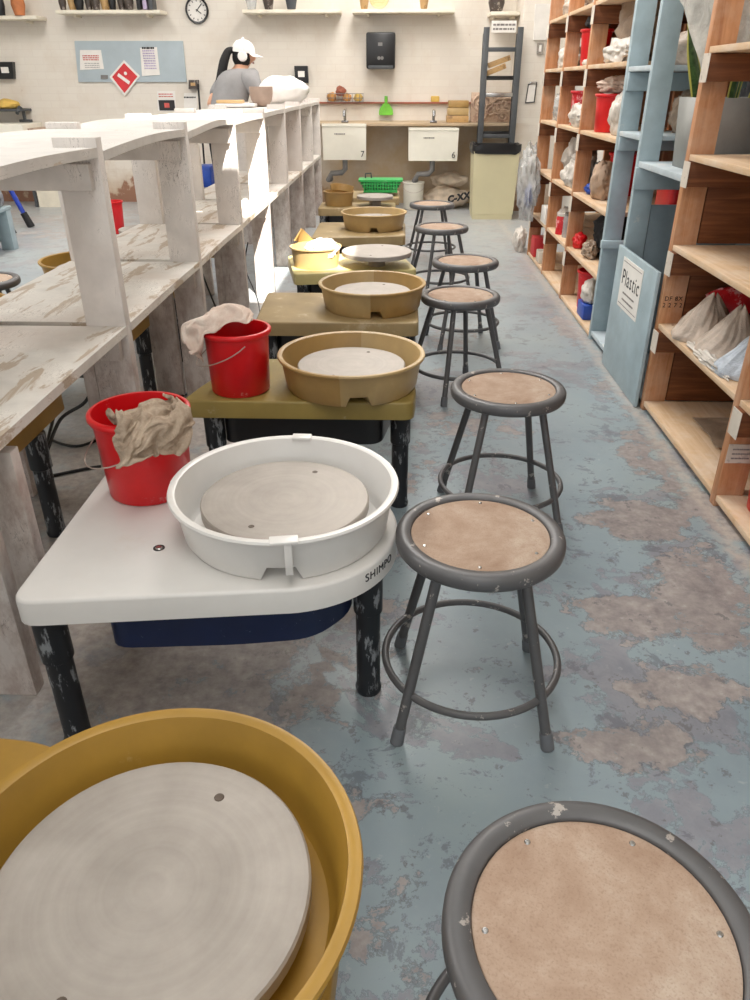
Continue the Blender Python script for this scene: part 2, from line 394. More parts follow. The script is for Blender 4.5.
    def build(s, name, m, parent=None, label=None, loc=None, ang=40):
        for f in s.bm.faces: f.smooth = True
        ca = math.radians(ang)
        for e in s.bm.edges:
            if len(e.link_faces) == 2:
                try: e.smooth = e.calc_face_angle() < ca
                except Exception: pass
        me = bpy.data.meshes.new(name); s.bm.to_mesh(me); s.bm.free()
        me.materials.append(M[m] if isinstance(m, str) else m)
        o = bpy.data.objects.new(name, me); C.objects.link(o)
        if parent is not None: o.parent = parent
        if loc is not None: o.location = loc
        if label: o['label'] = label
        return o
def thing(name, label, cat, loc=(0,0,0), rz=0, group=None):
    o = bpy.data.objects.new(name, None); C.objects.link(o); o.empty_display_size = .05
    o.location = loc; o.rotation_euler = (0,0,rz); tag(o, label, cat, group); return o
def tag(o, label, cat, group=None):
    o['label'] = label; o['category'] = cat
    if group: o['group'] = group
    return o
def struct(o): o['kind'] = 'structure'; return o
def dup(root, loc, rz, label, group=None):
    r = root.copy(); C.objects.link(r); r.location = loc; r.rotation_euler = (0,0,rz); r['label'] = label
    if group: r['group'] = group
    for ch in list(root.children):
        c = ch.copy(); C.objects.link(c); c.parent = r
        for g in list(ch.children):
            d = g.copy(); C.objects.link(d); d.parent = c
    return r
def text(name, body, size, m, parent, Mx, ext=.0006, align='CENTER', fn=None, label=None, bold=0):
    cu = bpy.data.curves.new('f', 'FONT'); cu.body = body; cu.size = size; cu.extrude = ext; cu.align_x = align; cu.align_y = 'CENTER'; cu.offset = bold; cu.space_character = 1.12
    to = bpy.data.objects.new('f', cu); C.objects.link(to)
    dg = bpy.context.evaluated_depsgraph_get(); me = bpy.data.meshes.new_from_object(to.evaluated_get(dg))
    bpy.data.objects.remove(to); bpy.data.curves.remove(cu)
    me.name = name
    for v in me.vertices: v.co = fn(v.co) if fn else Mx @ v.co
    me.materials.clear(); me.materials.append(M[m])
    o = bpy.data.objects.new(name, me); C.objects.link(o)
    if parent is not None: o.parent = parent
    if label: o['label'] = label
    return o
def frame_mx(o, x, y):
    x = Vector(x).normalized(); y = Vector(y).normalized(); z = x.cross(y)
    return Matrix(((x.x, y.x, z.x, o[0]), (x.y, y.y, z.y, o[1]), (x.z, y.z, z.z, o[2]), (0,0,0,1)))
BACK = lambda x, y, z: frame_mx((x, y, z), (1,0,0), (0,0,1))   # faces -Y
SIDE = lambda x, y, z: frame_mx((x, y, z), (0,-1,0), (0,0,1))  # faces -X
def circle(r, z, n=48, c=(0,0)): return [(c[0]+r*math.cos(2*PI*i/n), c[1]+r*math.sin(2*PI*i/n), z) for i in range(n)]
def rounded(poly, rad, n=5):
    out = []; N = len(poly)
    for i in range(N):
        p = Vector(poly[i]); a = (Vector(poly[i-1])-p); b = (Vector(poly[(i+1) % N])-p)
        r = min(rad, a.length*.45, b.length*.45); a.normalize(); b.normalize()
        for k in range(n+1):
            t = k/n; q = (p+a*r)*(1-t)**2+p*2*t*(1-t)+(p+b*r)*t*t; out.append((q.x, q.y))
    return out
def scribbles(mb, Mf, w, h, rows, seed=0, th=.3):
    rr = random.Random(seed)
    for i in range(rows):
        y = h/2-h*(i+.5)/rows; x = -w/2
        while x < w/2-.01*w:
            L = w*rr.uniform(.06, .2); L = min(L, w/2-x)
            mb.box(x, x+L, y-h/rows*th/2, y+h/rows*th/2, 0, .0012, Mx=Mf); x += L+w*.03
    return mb

# ------------------------------------------------------------------ the room
WY = 10.0
struct(MB().box(-7, 2.2, -5, WY+.1, -.1, 0).build('floor', 'floor'))
struct(MB().box(-7, 2.2, WY, WY+.12, 0, 3.6).build('wall_back', 'brick'))
struct(MB().box(1.86, 1.98, -5, WY, 0, 3.6).build('wall_right', 'wall'))
struct(MB().box(-7.1, -7, -5, WY, 0, 3.6).build('wall_left', 'brick'))
struct(MB().box(-7, -.5, -5, WY+.12, 3.6, 3.7).box(.95, 2.2, -5, WY+.12, 3.6, 3.7).box(-.5, .5, -5, 1.95, 3.6, 3.7).box(.5, .95, -5, 1.35, 3.6, 3.7).box(-.5, .5, 3.15, WY+.12, 3.6, 3.7).box(.5, .95, 2.15, WY+.12, 3.6, 3.7).build('ceiling', 'ceil'))  # unseen L-shaped opening, cut to shape the sun patch on the shelf
struct(MB().box(1.27, 1.86, 9.35, WY, 0, 3.6, .01).build('trim_1', 'brick'))

# ------------------------------------------------------------------ left white shelf
def left_shelf():
    t = thing('storage_shelf', 'long white-painted two-tier wooden shelf with peeling paint running to the back wall', 'shelf', (-1.14, 5.2, 0))
    ox, oy = 1.14, -5.2
    FY = [.42, 1.36, 2.35, 3.34, 4.33, 5.30, 6.26, 7.22, 8.16, 8.96]
    HT = .0225
    def b(name, m, x0, x1, y0, y1, z0, z1, bev=.003):
        return MB().box(x0+ox, x1+ox, y0+oy, y1+oy, z0, z1, bev).build(name, m, t)
    for i, y in enumerate(FY):
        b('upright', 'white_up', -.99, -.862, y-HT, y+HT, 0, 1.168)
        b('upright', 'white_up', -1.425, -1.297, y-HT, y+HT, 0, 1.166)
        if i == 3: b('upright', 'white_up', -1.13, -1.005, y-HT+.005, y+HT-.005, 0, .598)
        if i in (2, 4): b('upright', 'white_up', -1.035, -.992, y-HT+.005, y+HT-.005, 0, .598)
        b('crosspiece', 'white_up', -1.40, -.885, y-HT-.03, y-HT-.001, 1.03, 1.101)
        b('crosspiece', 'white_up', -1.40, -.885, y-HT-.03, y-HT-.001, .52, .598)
        if i < len(FY)-1:
            y1 = FY[i+1]
            for z, mm in ((1.142, 'white_top'), (.626, 'white_low')):
                amp = (R.uniform(.010, .017) if i < 4 else .003) if z > 1 else .003
                ph = R.uniform(-.3, .3)
                def fn(a, bb, y=y, y1=y1, z=z, amp=amp, ph=ph):
                    return Vector((-1.43+(1-bb)*.568+ox, y+HT+.001+(y1-y-2*HT-.002)*a+oy, z+amp*math.sin(PI*a)*(1+ph*math.cos(PI*a))-((.012*(1-a) if i < 4 else .004) if z > 1 else 0)))
                mb = MB().grid(fn, 12, 1, .026); 
                o = mb.build('shelf_panel', mm, t, ang=30)
                zs = [v.co.z for v in o.data.vertices]
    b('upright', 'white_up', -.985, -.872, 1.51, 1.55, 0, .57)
    return t
left_shelf()

# ------------------------------------------------------------------ stools
def make_stool(label, loc, rz):
    t = thing('stool', label, 'stool', loc, rz, 'round stools along the pottery wheels')
    rim = [(.0, .425), (.169, .425), (.176, .427), (.1805, .433), (.182, .440), (.1815, .452), (.177, .459), (.168, .4615), (.151, .4605), (.149, .458), (.149, .450), (0, .450)]
    MB().lathe(rim, 64).build('seat_rim', 'stool_grey', t, 'grey metal seat pan', ang=50)
    pad = MB().lathe([(0, .4565), (.142, .4565), (.1475, .455), (.1485, .451)], 64).build('seat_pad', 'pad', t, 'tan hardboard seat inset')
    sc = MB()
    for k in range(6):
        a = 2*PI*k/6+.45
        sc.lathe([(0, .4585), (.003, .4582), (.0042, .4565)], 12, (.133*math.cos(a), .133*math.sin(a), 0))
        sc.build('screw', 'steel', pad); sc = MB()
    sc.bm.free()
    for k in range(4):
        a = PI/4+PI/2*k; ca, sa = math.cos(a), math.sin(a)
        leg = MB().tube([(.122*ca, .122*sa, .428), (.231*ca, .231*sa, .03)], .0118, 12).build('leg', 'stool_grey', t)
        MB().tube([(.2285*ca, .2285*sa, .042), (.2385*ca, .2385*sa, .0005)], [.0145, .0155], 12).build('foot_cap', 'rubber', leg, 'pale grey foot cap')
    MB().tube(circle(.2015, .122, 56), .0088, 10, closed=True).build('foot_ring', 'stool_grey', t)
    return t
S0 = make_stool('nearest stool, dusty tan seat cut off by the bottom right corner', (.243, .515, 0), -.436)
for (x, y, rz, lb) in [
    (.184, 1.381, -.02, 'tan-seated grey stool standing beside the white pottery wheel'),
    (.355, 2.27, .12, 'tan-seated grey stool just behind the one beside the white wheel'),
    (.286, 3.47, .5, 'grey stool with orange-tan seat, fourth along the aisle from the camera'),
    (.366, 4.235, .2, 'grey stool with worn seat beside the tan wheel holding a bare round disc'),
    (.289, 5.35, .35, 'grey stool with pale whitish seat, second last before the sinks'),
    (.265, 6.47, .1, 'farthest grey stool in the aisle, in front of the white bucket'),
    (-2.06, 3.70, .3, 'grey stool at the left photo edge seen between the white shelf tiers')]:
    dup(S0, (x, y, 0), rz, lb)

# ------------------------------------------------------------------ wheels
def arcpoly(cx, cy, r, a0, a1, n): return [(cx+r*math.cos(a0+(a1-a0)*i/n), cy+r*math.sin(a0+(a1-a0)*i/n)) for i in range(n+1)]
DT, DB = .42, .361
def pan_profile(r, z0=DT+.001, hgt=.11):
    ri = r-.022; z1 = z0+hgt
    return [(ri-.012, z0), (ri-.004, z0+.012), (r-.012, z1-.012), (r-.003, z1-.011), (r, z1-.005), (r-.002, z1), (r-.010, z1+.001), (r-.017, z1-.002), (r-.019, z1-.012), (ri-.011, z0+.014), (ri-.02, z0+.006), (.10, z0+.006), (.10, z0)]
def pan_half(r, a0, a1, notch, m, parent, name='splash_pan_half', hgt=.11, label=None):
    prof = pan_profile(r, hgt=hgt)
    mb = MB().lathe(prof, 48, (0,0,0), a0, a1, close=True)
    if notch is not None:
        a, w = notch
        for v in list(mb.bm.verts):
            ang = math.atan2(v.co.y, v.co.x); d = (ang-a+PI) % (2*PI)-PI
            if abs(d) < w and v.co.z < DT+.022 and math.hypot(v.co.x, v.co.y) > r-.05: v.co.z += .03
    return mb.build(name, m, parent, label)
def wheel_leg(x, y, m, t):
    leg = MB().lathe([(0, .0), (.03, .0), (.032, .012), (.0285, .022), (.0285, .24), (.0335, .244), (.0335, DB), (0, DB)], 24, (x, y, 0)).build('leg', m, t, ang=30)
    return leg
def make_wheel(label, loc, rz, deck, deckm, panr, pans, legs, headr=.18, seam=.0, notch=-PI/2+.05, housing=None, housem='navy', headz=.492):
    t = thing('pottery_wheel', label, 'pottery wheel', loc, rz)
    MB().prism(rounded(deck, .035) if len(deck) < 12 else deck, DB, DT, .008).build('deck', deckm, t, ang=50)
    if pans:
        pan_half(panr, seam, seam+PI, None, pans[0], t)
        pan_half(panr*.998, seam+PI, seam+2*PI, (notch, .15), pans[1], t)
    hd = MB().lathe([(0, headz), (headr-.003, headz), (headr, headz-.003), (headr, headz-.022), (headr-.01, headz-.026), (.05, headz-.028), (.045, DT)], 72).build('wheel_head', 'alu', t, ang=30)
    for a in (PI/2-.4, -PI/2-.4):
        MB().lathe([(0, headz+.0004), (.0035, headz+.0005), (.0052, headz+.001), (.0066, headz+.0002)], 16, (headr*.74*math.cos(a), headr*.74*math.sin(a), 0)).build('pin_hole', 'pin', hd)
    for (x, y) in legs: wheel_leg(x, y, 'black_clay', t)
    if housing: MB().prism(rounded(housing, .05), .258, DB-.001, 0).build('motor_housing', housem, t)
    return t
# the white one
w1c = Vector((-.245, 1.462, 0))
ldeck = []
loc = lambda x, y: (x-w1c.x, y-w1c.y)
ldeck += rounded([loc(-.75, 1.85), loc(-.75, 1.152), loc(-.30, 1.205)], .05)[6:12]
ldeck += arcpoly(0, 0, .252, -PI/2+.06, PI/2+.2, 44)
ldeck += rounded([loc(-.3, 1.72), loc(-.75, 1.80), loc(-.75, 1.2)], .05)[6:12]
W1 = make_wheel('white pottery wheel with white splash pan and dark navy motor box', tuple(w1c), 0, ldeck, 'white_pl', .254, ('white_pl', 'white_pl'),
                [(.187, -.075), loc(-.707, 1.205), loc(-.64, 1.71)], .187, .02, -PI/2+.09,
                [loc(-.60, 1.215), loc(-.33, 1.235), loc(-.17, 1.26), loc(-.09, 1.36), loc(-.12, 1.62), loc(-.60, 1.62)], 'navy', .492)
def onarc(co):
    a = -.745+co.x/.252
    rr = .2525+co.z
    return Vector((rr*math.cos(a), rr*math.sin(a), .3935+co.y))
text('maker_lettering', 'SHIMPO', .027, 'ink', W1, None, .0006, 'LEFT', onarc, 'dark printed lettering SHIMPO', 0)
for (a, w_) in ((-PI/2+.16, .035), (PI/2-.02, .03)):
    ca, sa = math.cos(a), math.sin(a)
    Mx = frame_mx((.2515*ca, .2515*sa, .5), (-sa, ca, 0), (0,0,1))
    MB().box(-w_*.22, w_*.22, -.045, .031, -.012, .0022, .001, Mx=Mx).box(-w_, w_*.6, .027, .034, -.022, .006, .002, Mx=Mx).build('pan_clip', 'white_pl', W1)
p = gZ(159, 548, DT)-w1c
bt = MB().lathe([(0, DT+.003), (.006, DT+.003), (.0085, DT+.0005)], 16, (p.x, p.y, 0)).build('bolt', 'steel', W1)
MB().lathe([(.0086, DT+.0004), (.0125, DT+.0009), (.0128, DT)], 16, (p.x, p.y, 0)).build('bolt_washer', 'black', W1)
# the foreground one
make_wheel('mustard yellow pottery wheel with large grey disc cut off by the bottom left corner', (-.275, .53, 0), 0,
           [(-.62, -.30), (.20, -.30), (.22, .08), (.1, .17), (-.08, .195), (-.262, .282), (-.62, .315)], 'mustard', .246, ('mustard', 'mustard'),
           [(.15, .1), (-.44, -.2), (.15, -.24)], .185, .03, PI*.9, None)
# yellow decks down the row
def rect(x0, x1, y0, y1, c): return [(x0-c[0], y0-c[1]), (x1-c[0], y0-c[1]), (x1-c[0], y1-c[1]), (x0-c[0], y1-c[1])]
c = (-.15, 2.385)
make_wheel('tan pottery wheel on olive-yellow deck carrying the red bucket with pale cloth', (c[0], c[1], 0), 0,
           [(-.535, -.165), (.205, -.165), (.215, -.05), (.2, .26), (-.40, .26), (-.5, -.02)], 'deck_y', .243, ('tan_dark', 'tan'), [(.165, -.07), (-.45, -.11), (-.3, .2)], .178, PI/2-.1, -PI/2+.17,
           [(-.42, -.13), (.1, -.13), (.14, .1), (-.42, .2)], 'black')
c = (-.115, 3.385)
make_wheel('tan pottery wheel with a wide empty deck, directly in front of the sunlit wheel', (c[0], c[1], 0), 0,
           [(-.49, -.265), (.205, -.255), (.21, .25), (-.515, .26)], 'deck_t', .240, ('tan', 'tan_dark'), [(.16, -.2), (-.44, -.21), (-.3, .2)], .172, PI/2, -PI/2+.08,
           [(-.42, -.2), (.1, -.2), (.1, .2), (-.42, .2)], 'black')
c = (-.12, 4.27)
make_wheel('pale yellow pottery wheel in a patch of sun with its round disc uncovered', (c[0], c[1], 0), .2,
           [(-.47, -.14), (.20, -.14), (.20, .36), (-.47, .36)], 'deck_p', .24, None, [(.15, -.09), (-.42, -.09), (-.2, .28)], .192, 0, 0, [(-.4, -.1), (.1, -.1), (.1, .2), (-.4, .2)], 'black', .50)
c = (-.175, 5.50)
make_wheel('tan pottery wheel with full splash pan behind the sunlit wheel', (c[0], c[1], 0), 0,
           [(-.40, -.40), (.22, -.30), (.22, .25), (-.40, .25)], 'deck_t', .230, ('tan', 'tan'), [(.17, -.25), (-.34, -.32), (-.2, .2)], .17, .0, -PI/2+.02, [(-.35, -.33), (.1, -.25), (.1, .2), (-.35, .2)], 'black')
c = (-.2, 6.60)
make_wheel('tan pottery wheel with bare pale disc, in front of the green basket', (c[0], c[1], 0), 0,
           [(-.46, -.16), (.17, -.12), (.17, .20), (-.46, .20)], 'deck_t', .2, None, [(.12, -.08), (-.42, -.1), (-.2, .16)], .150, 0, 0, [(-.4, -.1), (.1, -.1), (.1, .15), (-.4, .15)], 'black', .50)
c = (-.2, 7.3)
make_wheel('farthest tan pottery wheel, deck holding the green basket', (c[0], c[1], 0), 0,
           [(-.45, -.22), (.2, -.22), (.2, .3), (-.45, .3)], 'deck_t', .2, None, [(.12, -.15), (-.4, -.15), (-.2, .22)], .13, 0, 0, None, 'black', .44)
# other side of the shelf
for (cx, cy, lb) in ((-1.56, 3.86, 'mustard pottery wheel on the far side of the shelf, by the left stool'), (-1.80, 2.93, 'mustard pottery wheel half hidden below the shelf at the left edge')):
    make_wheel(lb, (cx, cy, 0), PI, [(-.44, -.26), (.22, -.26), (.22, .26), (-.44, .26)] if cx > -1.7 else [(-.70, -.36), (.24, -.36), (.24, .26), (-.70, .26)], 'mustard', .245, ('mustard', 'mustard'), [(-.40 if cx > -1.7 else -.665, .0 if cx > -1.7 else -.31), (.18, .2), (.18, -.2)], .17)
for (x, y) in ((-1.10, 4.89),):
    make_wheel('tan wheel beyond the shelf seen only between the sunlit uprights', (-1.62, 5.0, 0), PI, [(-.55, -.26), (.24, -.26), (.24, .26), (-.55, .26)], 'deck_t', .24, None, [(-.52, .1), (.18, .2), (.18, -.2)], .17)
make_wheel('mustard wheel beyond the shelf, only its black leg showing by the first bay', (-1.815, 2.105, 0), PI, [(-.72, -.20), (.24, -.20), (.24, .24), (-.72, .24)], 'mustard', .24, ('mustard', 'mustard'), [(-.70, .02), (.18, .2), (.18, -.2)], .17)

# loose pans
def loose_pan(label, x, y, r, h, m):
    o = MB().lathe([(0, DT+.001), (r-.02, DT+.001), (r-.008, DT+h-.01), (r, DT+h-.006), (r, DT+h), (r-.012, DT+h), (r-.024, DT+.012), (0, DT+.012)], 40).build('splash_pan', m, None, None, (x, y, 0))
    return tag(o, label, 'splash pan', 'loose splash pans')
loose_pan('small pale yellow splash pan in the sun holding a clay half pan', -.455, 4.26, .142, .105, 'tan')
loose_pan('small tan splash pan beside the farthest bare disc, beside the shelf', -.50, 6.63, .13, .11, 'tan_dark')
def half_pan(label, x, y, z, rx, ry, rz, m, s=1):
    mb = MB().lathe([(.17*s, 0), (.20*s, .10*s), (.206*s, .10*s), (.178*s, -.006)], 20, (0,0,0), 0, PI, close=True)
    o = mb.build('pan_piece', m); o.location = (x, y, z); o.rotation_euler = (rx, ry, rz)
    return tag(o, label, 'splash pan piece')
half_pan('clay-tan half splash pan leaning upright in the sunlit pan', -.50, 4.315, DT+.04, .15, .85, .35, 'tan_dark', .66)
half_pan('tan half splash pan stacked in the far pan beside the shelf', -.475, 6.62, DT+.098, .12, .1, .4, 'tan_dark', .5)
def rag(name, label, cat, m, c, rad, seed, amp=.35, freq=2, **k):
    return tag(MB().blob((0,0,0), rad, seed, amp, freq, 4, .75, .25, **k).build(name, m, None, None, c, 60), label, cat)
rag('cloth', 'bright white cloth heaped in the sunlit splash pan', 'cloth', 'white_cap', (-.415, 4.20, DT+.085), (.085, .05, .07), 3)

# buckets
def make_bucket(label, loc, rb, rt, h, m='red', handle=True, rz=0, group=None, name='bucket'):
    t = thing(name, label, 'bucket', loc, rz, group)
    prof = [(0, .001), (rb-.004, .001), (rb, .005), (rt-.007, h-.018), (rt, h-.017), (rt+.003, h-.012), (rt+.003, h-.003), (rt, h), (rt-.008, h), (rt-.010, h-.012), (rb-.006, .008), (0, .008)]
    MB().lathe(prof, 48).build('bucket_body', m, t, ang=50)
    if handle:
        pts = []
        for i in range(17):
            a = PI*i/16
            pts.append((rt*1.03*math.cos(a), -rt*.62*math.sin(a)-.02*math.sin(a)-rt*.45*math.sin(a)**2, h-.03-.075*math.sin(a)))
        MB().tube(pts, .0018, 6).build('handle', 'wire', t, 'thin wire handle')
    return t
make_bucket('red bucket on the white wheel with a clay-stained towel over its rim', (-.606, 1.63, DT), .098, .116, .212, rz=-.85)
make_bucket('red bucket on the olive deck stuffed with a pale pink-white cloth', (-.512, 2.33, DT), .094, .108, .205, rz=-1.15)
# towel over bucket one
def towel(name, label, base, rz, data, m, thick=.004):
    P = [Vector([int(q)/1000 for q in t.split(',')]) for t in data.split()]; N = 30
    def fn(a, b): return P[round(a*N)*(N+1)+round(b*N)]
    o = MB().grid(fn, N, N, thick).build(name, m, None, None, base, 80)
    o.rotation_euler.z = rz
    ss = o.modifiers.new('smooth', 'SUBSURF'); ss.levels = 1; ss.render_levels = 2
    return tag(o, label, 'cloth')
